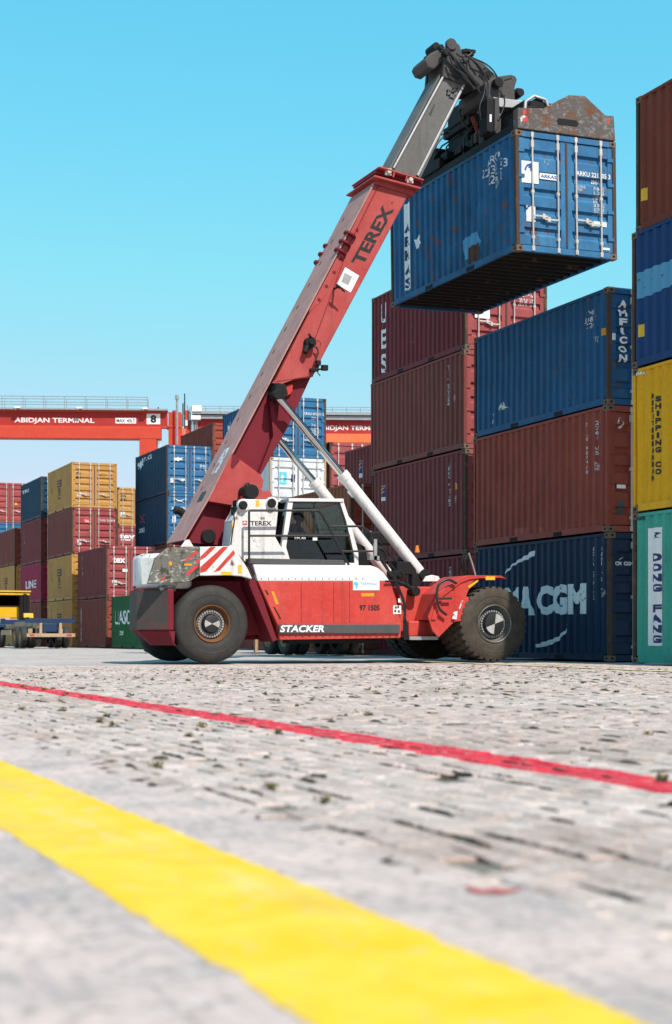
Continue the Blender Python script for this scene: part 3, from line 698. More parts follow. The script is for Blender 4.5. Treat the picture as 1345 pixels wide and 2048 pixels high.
# blue pair left of the boom
x, y, lv = stack(333.5, 78, [888.6,986,1087,1190])
c = Container('blue container with white eagle logo, top of the pair left of the boom', x, y, *lv[0], 'far_navy', doormat='far_blue', detail=1)
eagle = [(0,.5),(.15,.85),(.3,.7),(.45,1),(.6,.75),(1,.9),(.75,.6),(.95,.4),(.6,.35),(.5,0),(.35,.3),(.1,.15),(.2,.4)]
c.wall(poly2d(eagle), .06, .28, .68, .9, 'white', 'logo'); c.wall(T('APL CS', .02), .2, .52, .84, .93, 'white'); c.face(poly2d(eagle), .14, .37, .66, .76, 'white_clean', 'logo')
c.face(T('APZU 328', .012), .58, .86, .73, .77, 'white_worn'); c.face(T('30 480\n67 200', .012), .72, .86, .5, .62, 'white_worn'); c.face(poly2d([(0,1),(1,1),(.5,0)]), .3, .4, .24, .31, 'white_clean', 'logo'); c.face(rect2d(), .08, .15, .22, .32, 'white_worn', 'label')
c = Container('blue container with crossed lines logo, lower of the pair left of boom', x, y, *lv[1], 'far_navy', doormat='far_blue', detail=1)
c.wall(poly2d([(0,0),(.12,0),(.5,.42),(.88,0),(1,0),(.58,.5),(1,1),(.88,1),(.5,.58),(.12,1),(0,1),(.42,.5)]), .14, .3, .52, .72, 'red_label', 'logo'); c.wall(T('XG', .02), .1, .3, .33, .43, 'white')
c.face(poly2d([(0,.2),(.5,.45),(1,.2),(.62,.5),(1,.8),(.5,.55),(0,.8),(.38,.5)]), .15, .42, .78, .94, 'white_clean', 'logo'); c.face(T('XINES', .02), .1, .4, .68, .74, 'white_clean'); c.face(rect2d(), .12, .2, .42, .56, 'white_worn', 'label'); c.face(T('XK', .02), .12, .3, .14, .24, 'white_clean')
Container('dark maroon container below the blue pair, third from top', x, y, *lv[2], 'dull_maroon', detail=1); Container('dark maroon container at the bottom below the blue pair', x, y, *lv[3], 'dull_maroon', detail=1)

# left row along the lane
x, y, lv = stack(212, 75, [1091,1195])
c = Container('maroon container with big white three letter door lettering', x, y, *lv[0], 'purple_maroon', doormat='pink_red', detail=1); c.face(T('tex', .03), .14, .4, .67, .79, 'white_clean'); numbers(c, .1); c.face(rect2d(), .13, .23, .24, .34, 'white_worn', 'label'); c.face(rect2d(), .34, .44, .5, .56, 'white_clean', 'label')
c = Container('brown maroon container on the ground right of the yellow truck', x, y, *lv[1], 'dull_maroon', detail=1, doormat='rust_red'); c.wall(rect2d(), .1, .13, .12, .88, 'white_worn', 'label')
x, y = corner(223, 73.5)
c = Container('dark green container behind the machine tail with white lettering', x, y-6.06, 0, zat(1193, 73.5), 'green', detail=1); c.wall(T('UASC', .01), .1, .56, .45, .72, 'white'); c.wall(T('2261', .02), .25, .36, .25, .34, 'white')
x, y, lv = stack(143.6, 81.4, [923,1014,1108,1199])
def msc(c):
    c.wall(poly2d([(0,0),(1,0),(1,1),(0,1),(0,.8),(.75,.8),(.75,.62),(0,.62),(0,.42),(.75,.42),(.75,.22),(0,.22)]), .4, .56, .56, .72, 'black_letter', 'logo')
    c.wall(T('S', .04), .42, .54, .42, .54, 'black_letter', 'logo'); c.wall(T('C', .04), .42, .54, .28, .4, 'black_letter', 'logo'); numbers(c, .13, 'black_letter', False)
c = Container('tan yellow container with lit doors on top of its stack', x, y, *lv[0], 'tan_yellow', detail=1, postmat='tan_yellow'); msc(c)
c.face(T('m\nsc', .03), .1, .2, .63, .78, 'black_letter', 'logo'); c.face(T('MSCU 128', .012), .6, .9, .72, .75, 'black_letter'); c.face(rect2d(), .12, .21, .24, .33, 'white_worn', 'label')
c = Container('maroon container with red and white door label under tan yellow one', x, y, *lv[1], 'dull_maroon', doormat='pink_red', detail=1); c.face(rect2d(), .26, .4, .66, .78, 'red_label', 'logo'); c.face(T('TAL', .02), .28, .39, .69, .74, 'white_clean', off=.011); c.face(T('TLXU 2290 8', .012), .6, .95, .72, .76, 'white_clean'); c.face(rect2d(), .12, .21, .2, .32, 'white_worn', 'label')
c = Container('tan yellow container third from top behind the tex stack', x, y, *lv[2], 'tan_yellow', detail=1, postmat='tan_yellow', doormat='tan_yellow'); msc(c)
c.root['label'] = 'tan yellow container third from top, left of the white lettered maroon doors'
c = Container('tan yellow bottom container half hidden by the low trailer', x, y, *lv[3], 'tan_yellow', detail=1, postmat='tan_yellow', doormat='tan_yellow'); msc(c)
x, y, lv = stack(82, 88.5, [952,1034,1124,1204])
c = Container('navy container on top of the second stack from the left', x, y, *lv[0], 'far_navy', detail=1); c.wall(T('TRI', .02), .05, .4, .76, .84, 'white')
c = Container('maroon container below the far left navy container', x, y, *lv[1], 'purple_maroon', detail=1); numbers(c, .1)
c = Container('magenta container with white lettering behind the yellow truck', x, y, *lv[2], 'magenta', detail=1); c.wall(T('LINE', .02), .25, .76, .38, .58, 'white')
Container('maroon bottom container seen just right of the truck exhaust', x, y, *lv[3], 'dull_maroon', detail=1)
x, y, lv = stack(29.5, 96, [1055,1129,1212])
Container('maroon container at left edge, top of the far left stack', x, y, *lv[0], 'dull_maroon', detail=1)
c = Container('tan yellow container at left edge above the truck cab', x, y, *lv[1], 'tan_yellow', detail=1); msc(c)
Container('tan yellow container at left edge hidden by the truck cab', x, y, *lv[2], 'tan_yellow', detail=1)
x, y, lv = stack(-17, 103.6, [964,1044,1128,1212])
c = Container('pink red container with white locking bars at left edge', x, y, *lv[0], 'pink_red', detail=1); c.face(poly2d([(0,0),(1,0),(.5,1)]), .62, .72, .45, .52, 'yellow_label', 'label')
Container('blue container below the pink red one at left edge', x, y, *lv[1], 'far_blue', detail=1); Container('maroon container third from top in the hidden stack at left edge', x, y, *lv[2], 'dull_maroon', detail=0); Container('maroon container at the bottom of the hidden stack at left edge', x, y, *lv[3], 'dull_maroon', detail=0)
x, y, lv = stack(234, 100, [974,1051,1128,1208])
c = Container('yellow container doors peeking out between two stacks at left', x, y, *lv[0], 'tan_yellow', detail=1); c.face(T('m\nsc', .03), .1, .26, .66, .8, 'black_letter', 'logo'); c.face(rect2d(), .1, .24, .24, .36, 'white_worn', 'label')
c = Container('maroon container doors with white lettering under the peeking yellow one', x, y, *lv[1], 'pink_red', detail=1); c.face(T('tex', .03), .08, .5, .62, .8, 'white_clean')
Container('maroon container third in the stack between the left stacks', x, y, *lv[2], 'dull_maroon', detail=0); Container('maroon bottom container in the stack between the left stacks', x, y, *lv[3], 'dull_maroon', detail=0)

# the container in the air
AX, AY = corner(1034.6, 31.9); AX -= .06; AZ = zat(498.6, 31.9); AH = 2.5
c = Container('blue weathered container hanging from the machine, white lettering on doors', AX, AY, AZ, AH, 'lifted_blue', rz=rad(.9), ry=rad(-.8), doormat='lifted_blue_lit_door')
c.root['group'] = 'shipping containers stacked in the yard'
c.wall(rect2d(), .125, .175, .1, .92, 'white_clean', 'banner'); c.wall(vtext2d('ARKAS', .035, .26), .128, .172, .1, .76, 'navy_letter', off=.006)
c.wall(poly2d([(.3,0),(.6,.2),(1,.25),(.8,.5),(.9,.8),(.55,.6),(.5,1),(.3,.65),(0,.7),(.2,.4)]), .21, .27, .44, .58, 'white', 'paint_chip')
c.wall(T('ARKU\n22130 5 3\n22G1', .012), .76, .93, .66, .9, 'white_worn'); c.wall(T('MAX\nTARE\nNET', .01), .85, .875, .6, .68, 'white_worn')
c.wall(poly2d([(.15,0),(.85,0),(1,.5),(.85,1),(0,.9),(.02,.4)]), .6, .74, .12, .33, 'sticker_blue', 'paint_patch'); c.wall(rect2d(), .645, .73, .08, .22, 'post_rust', 'rust_patch', off=.006)
c.face(rect2d(), .06, .225, .57, .75, 'white_clean', 'sign'); c.face(poly2d([(.0,0),(.1,.45),(.4,.85),(.8,1),(1,1),(1,0),(.72,0),(.72,.35),(.45,.35),(.6,.6),(.35,.5),(.22,0)]), .085, .165, .67, .735, 'deep_blue_logo', 'sign_print')
c.face(rect2d(), .235, .405, .615, .665, 'white_clean', 'sign'); c.face(T('ARKAS', .02), .245, .4, .625, .655, 'deep_blue_logo', 'sign_print')
c.face(T('ARKU 221305 3', .015), .6, .945, .68, .72, 'white_clean'); c.face(T('22G1', .015), .76, .84, .63, .665, 'white_clean')
c.face(T('MAX GROSS\nTARE', .01), .585, .69, .55, .6, 'white_worn'); c.face(T('30 480 KG\n67 200 LB\n2 180 KG\n4 810 LB\n28 300 KG\n62 390 LB\n33.2 CU.M', .01), .77, .88, .36, .6, 'white_worn')
c.face(rect2d(), .1, .19, .25, .38, 'white_worn', 'label'); c.face(rect2d(), .77, .9, .27, .31, 'white_clean', 'label'); c.face(rect2d(), .86, .93, .075, .095, 'white_clean', 'label'); c.face(T('O', .0), .28, .34, .74, .79, 'white_worn')
ark = c.root

# ------------------------------------------------------------------ the reach stacker
YC = 30.3                                                     # its centre plane
SX, _ = PB(425, 1250, 28.8)
stk = empty('reach_stacker', (SX, YC, 0))
tag(stk, 'large red and white reach stacker with raised boom holding a blue container', 'reach stacker')
def rel(o):                                                   # geometry below is written in yard coordinates; parts hang on the root
    o.location = (-SX, -YC, 0); return o
def SB(b, name, mats, parent=None, **kw):
    o = b.build(name, mats, parent or stk, **kw)
    if parent is None: rel(o)
    return o
def pp(pts, y): return [PB(a, b_, y) for a, b_ in pts]
def plate(name, pts, y0, y1, mats, parent=None, at=None, bevel=.008, **kw):
    b = MB(); b.prism(pp(pts, y0 if at is None else at), y0, y1); return SB(b, name, mats, parent, bevel=bevel, **kw)
def pxtext(st, bl, br, tl, y, mat, bold=.02, name='lettering', parent=None, shape=None):
    o = Vector(PB(*bl, y)); u = Vector(PB(*br, y))-o; v = Vector(PB(*tl, y))-o
    vs, fs = shape or text2d(st, bold); b = MB(); b.add([((o+u*a+v*c_).x, y, (o+u*a+v*c_).y) for a, c_ in vs], fs)
    return SB(b, name, mat, parent)
def pxrect(name, x0, y0, x1, y1, y, mat, parent=None):
    return pxtext('', (x0, y1), (x1, y1), (x0, y0), y, mat, name=name, parent=parent, shape=rect2d())
def pxpoly(name, pts, y, mat, parent=None):
    q = pp(pts, y); b = MB(); b.add([(a, y, z) for a, z in q], [tuple(range(len(q)))]); return SB(b, name, mat, parent)
def px_tube(name, pts, y, r, mat, parent=None, n=8, smooth=True):
    b = MB(); b.tube([P3(p[0], p[1], p[2] if len(p) > 2 else y) for p in pts], r, n); return SB(b, name, mat, parent, smooth=50)
def fillet(pts, k=5, rr=9):                                         # rounded polyline through pixel points
    out = [pts[0]]
    for a, b_, c_ in zip(pts, pts[1:], pts[2:]):
        a, b_, c_ = Vector(a), Vector(b_), Vector(c_); u, v = a-b_, c_-b_
        p, q = b_+u*min(.45, rr/u.length), b_+v*min(.45, rr/v.length)
        for i in range(k+1):
            t = i/k; out.append(tuple(p*(1-t)**2+b_*2*t*(1-t)+q*t*t))
    return out+[pts[-1]]

# --- wheels
def wheel(px, py, y_out, width, Rr, lugs, hubmat, name='wheel', sgn=1, ax=None, inner=False, text=None):
    x, z = PB(px, py, YFACE) if ax is None else ax
    w = empty(name, (x-SX, y_out-YC, Rr)); w.parent = stk
    r0 = Rr*(.50 if lugs else .475); b = MB(); T_ = sgn
    pr = [(r0, .05), (r0*1.02, .015), (r0*1.1, .0), (Rr*.62, -.012), (Rr*.72, -.006), (Rr*.735, -.014), (Rr*.80, -.008), (Rr*.9, .004), (Rr*.945, .03), (Rr*(.945 if lugs else .985), .07), (Rr*(.945 if lugs else 1), .11)]
    pr += [(p[0], width-p[1]) for p in pr[::-1]]
    b.lathe([(r, d*T_) for r, d in pr], (0,0,0), n=72)
    if lugs:
        n = 32; b.mi = 1
        for i in range(n):
            for half in (0, 1):
                a = 2*math.pi*(i+.5*half)/n; da = .062; y0, y1 = (-.002, width*.52) if half == 0 else (width*.48, width+.002)
                vs = []
                for (rr, ya, yb) in ((Rr*.9, y0+.012, y1), (Rr*.99, y0+.045, y1)):
                    for (yy, sk) in ((ya, 0), (yb, .05)):
                        for s_ in (-da, da):
                            aa = a+s_*(1 if rr < Rr*.95 else .9)+sk; vs.append((rr*math.cos(aa), yy*T_, rr*math.sin(aa)))
                b.add(vs, [(0,1,3,2),(4,6,7,5),(0,4,5,1),(2,3,7,6),(0,2,6,4),(1,5,7,3)])
    b.build('tyre', ['rubber_dust' if lugs else 'rubber', 'rubber_dust'], w, smooth=32)
    if inner: return w
    # rim: dished, with a ring of bolts, hub drum and quartered hub cover
    b = MB(); q = r0
    b.lathe([(q*1.0, .05*T_), (q*1.015, .0), (q*.985, -.012*T_), (q*.95, .0), (q*.93, .06*T_), (q*.86, .1*T_), (q*.83, .1*T_), (q*.8, .16*T_), (q*.55, .17*T_), (q*.52, .12*T_), (0.0, .12*T_)], (0,0,0), n=56)
    rim = b.build('rim', hubmat, w, smooth=35)
    b = MB(); b.lathe([(q*.79, .155*T_), (q*.78, .11*T_), (q*.54, .10*T_), (q*.5, .125*T_)], (0,0,0), n=48); b.build('wheel_disc', 'hub_grey', rim, smooth=35)
    b = MB()
    for i in range(30):
        a = 2*math.pi*i/30; c_ = (q*.68*math.cos(a), .135*T_, q*.68*math.sin(a)); b.cyl((c_[0], .07*T_, c_[2]), (c_[0], .12*T_, c_[2]), .021, n=6)
    b.build('wheel_nuts', 'pole_grey', rim)
    b = MB(); hc = .6 if lugs else .5; b.lathe([(q*hc, .125*T_), (q*hc*.98, .03*T_), (q*hc*.9, .0), (q*hc*.84, -.004*T_), (0, -.006*T_)], (0,0,0), n=40)
    cap = b.build('hub_cap', 'black', rim, smooth=35)
    b = MB(); st = []
    R_ = q*.54 if lugs else q*.42
    for k in (0, 1):
        a0 = rad(20 if lugs else -30)+k*math.pi; p = [(0, 0)]+[(R_*math.cos(a0+rad(7*j)), R_*math.sin(a0+rad(7*j))) for j in range(10 if lugs else 9)]
        b.add([(c_[0], -.012*T_, c_[1]) for c_ in p], [tuple(range(len(p)))])
    b.build('hub_marking', 'hub_white', cap)
    if text:
        b = MB(); rr = Rr*.69; n = len(text)
        for i, ch in enumerate(text):
            a = rad(214-i*9.5); vs, fs = text2d(ch, .01); hh = .06
            pts = []
            for u, v in vs:
                r_ = rr+(v-.5)*hh; aa = a-(u-.5)*.055/rr; pts.append((r_*math.cos(aa), -.0155*T_, r_*math.sin(aa)))
            b.add(pts, fs)
        b.build('tyre_lettering', 'rubber_dust', w)
    return w
YF, YR = 28.3, 28.8
YFACE = YR; RX = PB(424.5, 1250, YR)
wheel(424.5, 1250, YR, .5, .765, False, 'hub_rust', text='GALAXY')
wheel(0, 0, 2*YC-YR, .5, .765, False, 'hub_rust', sgn=-1, ax=RX)
FX = PB(990, 1250, YF)
wheel(0, 0, YF, .48, .78, True, 'hub_grey', ax=FX)
wheel(0, 0, YF+.62, .48, .78, True, 'hub_grey', ax=FX, inner=True)
wheel(0, 0, 2*YC-YF, .48, .78, True, 'hub_grey', ax=FX, sgn=-1)
wheel(0, 0, 2*YC-YF-.62, .48, .78, True, 'hub_grey', ax=FX, sgn=-1, inner=True)
b = MB(); b.cyl((FX[0], YF+.3, .78), (FX[0], 2*YC-YF-.3, .78), .26, n=20); b.box(FX[0]-.4, YC-.7, .45, FX[0]+.4, YC+.7, 1.1); SB(b, 'front_axle', 'machine_black')
b = MB(); b.cyl((RX[0], YR+.3, .77), (RX[0], 2*YC-YR-.3, .77), .17, n=16); b.box(RX[0]-.3, YC-.5, .5, RX[0]+.3, YC+.5, 1.0); SB(b, 'rear_axle', 'machine_black')

# --- chassis
YB = 28.78
xb0, xb1 = PB(520, 1200, YB)[0], PB(803, 1200, YB)[0]
b = MB(); b.box(8.25, 29.55, .62, 15.5, 31.05, 1.52); b.box(10.9, 29.2, .5, xb1-.2, 31.4, .62+.3); SB(b, 'chassis_frame', 'dark_red', bevel=.02)
b = MB(); b.box(PB(800,1200,29.2)[0], 29.2, .62, 15.3, 31.4, 1.56); SB(b, 'front_chassis', 'machine_red', bevel=.02)
for y0, y1 in ((YB, YB+.75), (2*YC-YB-.75, 2*YC-YB)):
    near = y0 == YB
    sp = plate('side_panel', [(516.4,1163),(781,1163),(793,1198),(803,1249),(802,1276),(560,1280),(556,1250)], y0, y1, 'machine_red', at=YB, bevel=.012)
    up = plate('upper_side_panel', [(507,1129),(743,1131),(757,1136),(768,1145),(781,1162.6),(516.2,1162.6)], y0+.004, y1, 'machine_white', at=YB, bevel=.02)
    plate('rubbing_strip', [(559,1249),(801.5,1249),(800.5,1267.5),(559,1267.5)], (y0-.05) if near else y1-.1, (y0+.1) if near else y1+.05, 'strip_grey', at=YB-.05, bevel=.015)
    if near: side, upper = sp, up
pxtext('STACKER', (560,1264.5), (649,1264.5), (563,1250.5), YB-.054, 'white', .03)
pxtext('97 1505', (719.5,1221.5), (760,1221.5), (719.5,1210), YB-.003, 'black_letter', .035)
pxrect('orange_reflector', 723, 1186.5, 749, 1193, YB-.003, 'orange_label')
pxpoly('orange_reflector', [(543,1183),(548,1182),(558,1208),(552.5,1209)], YB-.003, 'orange_label')
pxpoly('vent_slot', [(530,1180),(533,1180),(538,1189),(535,1190)], YB-.003, 'hole'); pxpoly('vent_slot', [(547,1214),(550,1214),(563,1238),(560,1239)], YB-.003, 'hole')
for px_ in (603, 668, 700):
    b = MB(); a, e = P3(px_, 1166, YB-.002), P3(px_, 1246, YB-.002); b.box(a.x-.004, YB-.0035, e.z, a.x+.004, YB-.001, a.z); SB(b, 'panel_seam', 'dark_red')
for k in range(18):
    b = MB(); a = P3(566+k*13.4, 1272.5, YB-.004); b.cyl((a.x, YB-.014, a.z), (a.x, YB, a.z), .014, n=8); SB(b, 'panel_bolt', 'head_grey')
for k in range(16):
    b = MB(); a = P3(524+k*13.5, 1157.5, YB-.004); b.cyl((a.x, YB-.006, a.z), (a.x, YB+.006, a.z), .011, n=8); SB(b, 'panel_bolt', 'head_grey')
pxrect('sticker', 706.5, 1161, 759.5, 1180.5, YB-.006, 'white_clean')
pxpoly('sticker_print', [(708,1164),(713,1163),(718,1168),(715.5,1171),(716,1176),(713,1178.5),(711.5,1171),(707.5,1169)], YB-.009, 'cyan_logo')
pxtext('TERMINAL', (721,1170.5), (756,1170.5), (721,1165), YB-.009, 'sticker_blue', .0); 
pxrect('sticker', 787, 1211, 803, 1228, YB-.004, 'white_clean')
pxrect('sticker', 797, 1197, 808, 1205, YB-.005, 'white_clean')
b = MB()
for i, (xx, yy) in enumerate(((792,1215),(797,1214),(791,1222),(798,1223))):
    q = P3(xx, yy, YB-.0065); b.box(q.x-.02, q.y-.001, q.z-.025, q.x+.025, q.y, q.z+.025)
SB(b, 'sticker_print', 'head_grey')

# --- tail: counterweight, hood, skirt, fender
def tailplan(k=0): return [(8.95-k, 29.42), (8.44, 29.42), (8.44, YB+.02+k), (8.32+k*.3, YB+.02+k), (7.86+k, YB+.57+k), (7.97+k, YC), (8.25+k, 31.2), (8.6, 2*YC-YB-.02-k), (8.95-k, 2*YC-YB-.02-k)]
b = MB(); b.prism([(p[0], p[1]) for p in tailplan()], zat(1262, 30), zat(1178, 30), 'z'); cw = SB(b, 'counterweight', 'dark_red', bevel=.03)
b = MB(); t = tailplan()                                      # worn rubbing plate wrapped round the rear
o_, i_ = tailplan(-.018), tailplan(.012); b.prism(o_[3:7]+i_[3:7][::-1], zat(1259, 30), zat(1181, 30), 'z'); SB(b, 'rear_plate', 'scuffed_dark')
b = MB(); z0, z1 = zat(1291, 30), zat(1262.5, 30)             # sloping skirt
t = tailplan(); tb = [(min(p[0]+.3, max(8.44, p[0])), p[1]) if p[1] < 29.4 else (p[0]+.4, p[1]) for p in t]; n = len(t)
b.add([(p[0]+.02, p[1], z1) for p in t]+[(p[0], p[1], z0) for p in tb], [(i, (i+1) % n, (i+1) % n+n, i+n) for i in range(n)]+[tuple(range(n, 2*n))]); SB(b, 'tail_skirt', 'dark_red')
b = MB(); h0, h1 = zat(1177, 30), zat(1106, 30)
b.prism([(p[0], p[1]) for p in [(8.9, YB+.3), (8.35, YB+.12), (7.9, YB+.66), (8.02, YC), (8.3, 31.1), (8.65, 2*YC-YB-.15), (8.9, 2*YC-YB-.3)]], h0, h1, 'z'); SB(b, 'engine_hood', 'worn_white', bevel=.09, smooth=40)
b = MB(); b.box(8.2, YB+.1, zat(1183,30), 8.5, YB+.5, zat(1172,30)); SB(b, 'hood_ledge', 'scuffed_white', bevel=.015)
px_tube('lifting_eye', [(268,1175),(273,1174),(275,1178),(272,1182),(267,1182)], 30.0, .022, 'dark_red')
YFN = 28.72
plate('rear_fender', [(334.4,1096),(399.7,1093.6),(399.7,1151.5),(377,1164),(339,1166),(295.7,1168),(311,1116)], YFN, YFN+.1, 'scuffed_white', bevel=.02)
rf = plate('rear_fender', [(400,1093.6),(463,1092.4),(471,1100),(495,1136),(505,1158.5),(483,1152.5),(456,1150.6),(415,1151.5),(400,1151.5)], YFN-.01, YFN+.1, 'worn_white', bevel=.015, at=YFN)
for pts, m_ in (([(446,1093.6),(457,1093.6),(412,1143),(401,1146),(401,1134)], 'red_label'), ([(467,1100),(471,1107),(440,1141),(427,1145)], 'red_label'), ([(421,1093.8),(432,1093.8),(412.5,1113.5),(401,1121),(401,1113)], 'red_label')):
    pxpoly('stripe', pts, YFN-.0135, 'machine_red')
for pts in ([(393,1100),(396,1106),(371,1124.5),(368.5,1122)], [(389,1131.5),(399,1131.5),(375.5,1152),(371,1149)], [(392,1121),(399,1117.5),(399.5,1126),(394,1128.5)], [(321,1160),(330,1152),(331,1156),(322,1163)]):
    pxpoly('stripe', pts, YFN-.003, 'red_label')
pxrect('warning_label', 442.5, 1143.5, 463, 1150, YFN-.0135, 'yellow_label'); pxrect('warning_label', 476, 1130, 484, 1147, YFN-.0135, 'yellow_label')
pxrect('reflector', 369, 1127, 384, 1131.5, YFN-.006, 'orange_label'); pxrect('reflector', 338, 1123, 344, 1131, YFN-.006, 'orange_label')
plate('arch_roof', [(340,1100),(470,1100),(493,1135),(500,1152),(483,1148.5),(456,1146),(415,1147),(377,1160),(345,1162)], YFN+.1, YFN+.95, 'dark_red', at=YFN)
b = MB(); b.box(8.5, YFN+.95, 1.5, 11.0, 2*YC-YFN-.95, zat(1096,30.5)); SB(b, 'rear_deck', 'dark_red')
# wheel arch lining behind the rear wheel
b = MB(); b.box(8.45, YR+.56, .55, 10.75, 29.56, 1.62); SB(b, 'wheel_arch', 'dark_red')
plate('arch_edge', [(497,1160),(516,1160),(557,1280),(548,1284)], YB+.06, YB+.8, 'dark_red', at=YB)
plate('mounting_lug', [(362,1094),(372,1080),(379,1079),(388,1094)], YFN+.45, YFN+.5, 'machine_white')

# --- platform, tank, steps, front fender
b = MB(); b.box(PB(500,1125,28.86)[0], YB+.08, zat(1130,31), PB(692,1125,28.86)[0], 29.5, zat(1119,31)); SB(b, 'walkway', 'strip_grey', bevel=.01)
b = MB(); b.box(PB(818,1250,28.95)[0], 28.95, zat(1274,31.5), PB(868,1250,28.95)[0], 29.5, zat(1241,31.5)); SB(b, 'side_tank', 'machine_red', bevel=.04)
plate('step_strap', [(807,1238),(813,1236),(817,1250),(819,1280),(808,1280)], 28.74, 28.76, 'machine_black'); plate('step_strap', [(864,1240),(869,1240),(874,1273),(869,1273)], 28.74, 28.76, 'machine_black')
b = MB(); q0, q1 = P3(819,1276,28.72), P3(876,1276,28.72); b.box(q0.x, 28.7, q0.z-.04, q1.x, 28.95, q0.z+.03); SB(b, 'step', 'pole_grey')
b = MB(); q0, q1 = P3(576,1284,29.0), P3(757,1284,29.0); b.box(q0.x, 28.95, q0.z-.03, q1.x, 29.3, q0.z+.07); SB(b, 'lower_rail', 'machine_black')
YD = 28.4
ff = plate('front_fender', [(857,1234),(876,1186),(915,1158),(940,1152),(957,1156),(945,1166),(939,1178),(933.5,1192),(937,1199),(923,1242),(908,1245),(878,1275),(866,1262)], YD, YD+.05, 'machine_red')
b = MB()                                                      # top plate and curved apron over the two tyres
prof_ = [(862,1240),(878,1187),(916,1157),(934,1151),(968,1151),(1001,1151.5),(1014,1158),(1001,1156),(960,1157),(940,1159),(922,1166),(886,1193),(872,1240)]
b.prism(pp(prof_, YD), YD-.03, YD+1.05); SB(b, 'fender_cover', 'machine_red', bevel=.008)
plate('fender_flap', [(933,1193),(938,1198.5),(922.5,1242),(907,1244),(921,1205)], YD-.05, YD-.015, 'machine_red', at=YD)
pxrect('yellow_label', 972, 1153, 991, 1160, YD-.034, 'yellow_label'); pxpoly('yellow_label', [(937,1172),(957,1159),(957,1163),(939,1177)], YD-.004, 'yellow_label')
pxpoly('worn_sticker', [(908,1224),(916,1222),(914,1239),(905,1238)], YD-.054, 'white_worn'); pxpoly('worn_sticker', [(923,1203),(927,1200),(921,1217),(918,1218)], YD-.054, 'white_worn')
px_tube('grab_rail', fillet([(914,1167),(896,1157),(877,1168),(873,1195),(879,1219),(894,1230)]), YD-.1, .028, 'black')
px_tube('grab_rail', [(875,1197),(904,1196.5)], YD-.1, .025, 'black')
px_tube('light_post', [(938,1106),(946,1130),(953,1156)], 28.9, .02, 'pole_grey'); px_tube('light_post', [(927,1112),(931,1128),(937,1140),(944,1143)], 29.0, .012, 'black')
plate('mud_flap', [(924,1111),(928,1112),(926,1150),(921,1150)], 29.1, 29.12, 'machine_black')
b = MB(); q = P3(835, 1105, 31.9); b.cyl(q, q+Vector((0,0,.16)), .06, .03, n=10); SB(b, 'beacon', 'beacon', smooth=40)
b = MB(); q = P3(752, 1075, 31.6); b.box(q.x-.25, 31.4, q.z-.16, q.x+.4, 31.9, q.z+.12); SB(b, 'air_intake', 'machine_black', bevel=.03)
plate('far_fender', [(733,1070),(741,1062),(752,1064),(768,1072),(772,1079),(733,1079)], 31.85, 31.95, 'machine_white'); pxpoly('stripe', [(733,1070),(741,1063),(748,1070)], 31.848, 'machine_red')

# --- pillar carrying the boom foot
pil = [(483,998),(554,999),(557,1022),(551.5,1074),(576,1117),(576,1131),(497,1131),(459,1092),(465,1040),(476,1020)]
for y0, y1 in ((29.12, 29.62), (2*YC-29.62, 2*YC-29.12)):
    o_ = plate('boom_support', pil, y0, y1, 'worn_white', at=29.12, bevel=.02)
b = MB(); q = P3(476, 1020, 29.12)
pxtext('TEREX', (501,1051), (543.5,1051), (501,1042), 29.116, 'black_letter', .02); pxrect('logo', 485.5, 1041.5, 494.5, 1050, 29.117, 'red_label')
pxpoly('logo_print', [(486.5,1045),(489.2,1045),(489.2,1042.5),(490.8,1042.5),(490.8,1045),(493.5,1045),(493.5,1046.8),(486.5,1046.8)], 29.114, 'white_clean')
pxrect('warning_label', 512, 1000, 519, 1013, 29.116, 'yellow_label'); pxpoly('warning_label', [(465,1045),(469,1044),(466,1067),(463,1067)], 29.116, 'yellow_label')
b = MB(); c0 = P3(505, 983, 29.2)
for cx_, cy_, r_, y0, y1 in ((505,983,.145,29.2,31.4), (488,1010,.085,29.0,29.4), (545,1006,.09,29.02,29.4)):
    q = P3(cx_, cy_, y0); b.cyl(q, (q.x, y1, q.z), r_, n=24)
SB(b, 'boom_pin', 'machine_black', bevel=.012, smooth=40)
for cx_, cy_, r_, yy in ((488,1010,.125,29.08), (545,1006,.125,29.08)):
    b = MB(); q = P3(cx_, cy_, yy); b.cyl(q, (q.x, yy+.1, q.z), r_, n=20); SB(b, 'pin_boss', 'machine_white', smooth=40, bevel=.01)
plate('pin_bracket', [(484,1000),(486,980),(492,968),(504,966),(520,972),(528,984),(535,980),(542,984),(549,998)], 29.45, 29.6, 'boom_red')
b = MB()
for a0, a1 in (((470,1008),(486,1004)), ((463,1023),(490,1022)), ((474,1016),(482,1030)), ((466,1027),(480,1028))):
    b.cyl(P3(*a0, 29.3), P3(*a1, 29.3), .045, n=10)
q = P3(472, 1024, 29.3); b.box(q.x-.07, 29.2, q.z-.1, q.x+.1, 29.4, q.z+.1); q = P3(477, 1007, 29.3); b.box(q.x-.09, 29.2, q.z-.06, q.x+.06, 29.4, q.z+.06)
SB(b, 'valve_block', 'machine_black', bevel=.01)
px_tube('exhaust_pipe', fillet([(349,1020),(362,1022),(372,1034),(373,1085)]), 31.0, .085, 'machine_black', n=14)
px_tube('hose', fillet([(466,1022),(470,1040),(466,1060),(462,1090)]), 29.0, .014, 'hose')
px_tube('hose', fillet([(496,990),(488,975),(496,964),(500,972)]), 29.3, .02, 'hose')

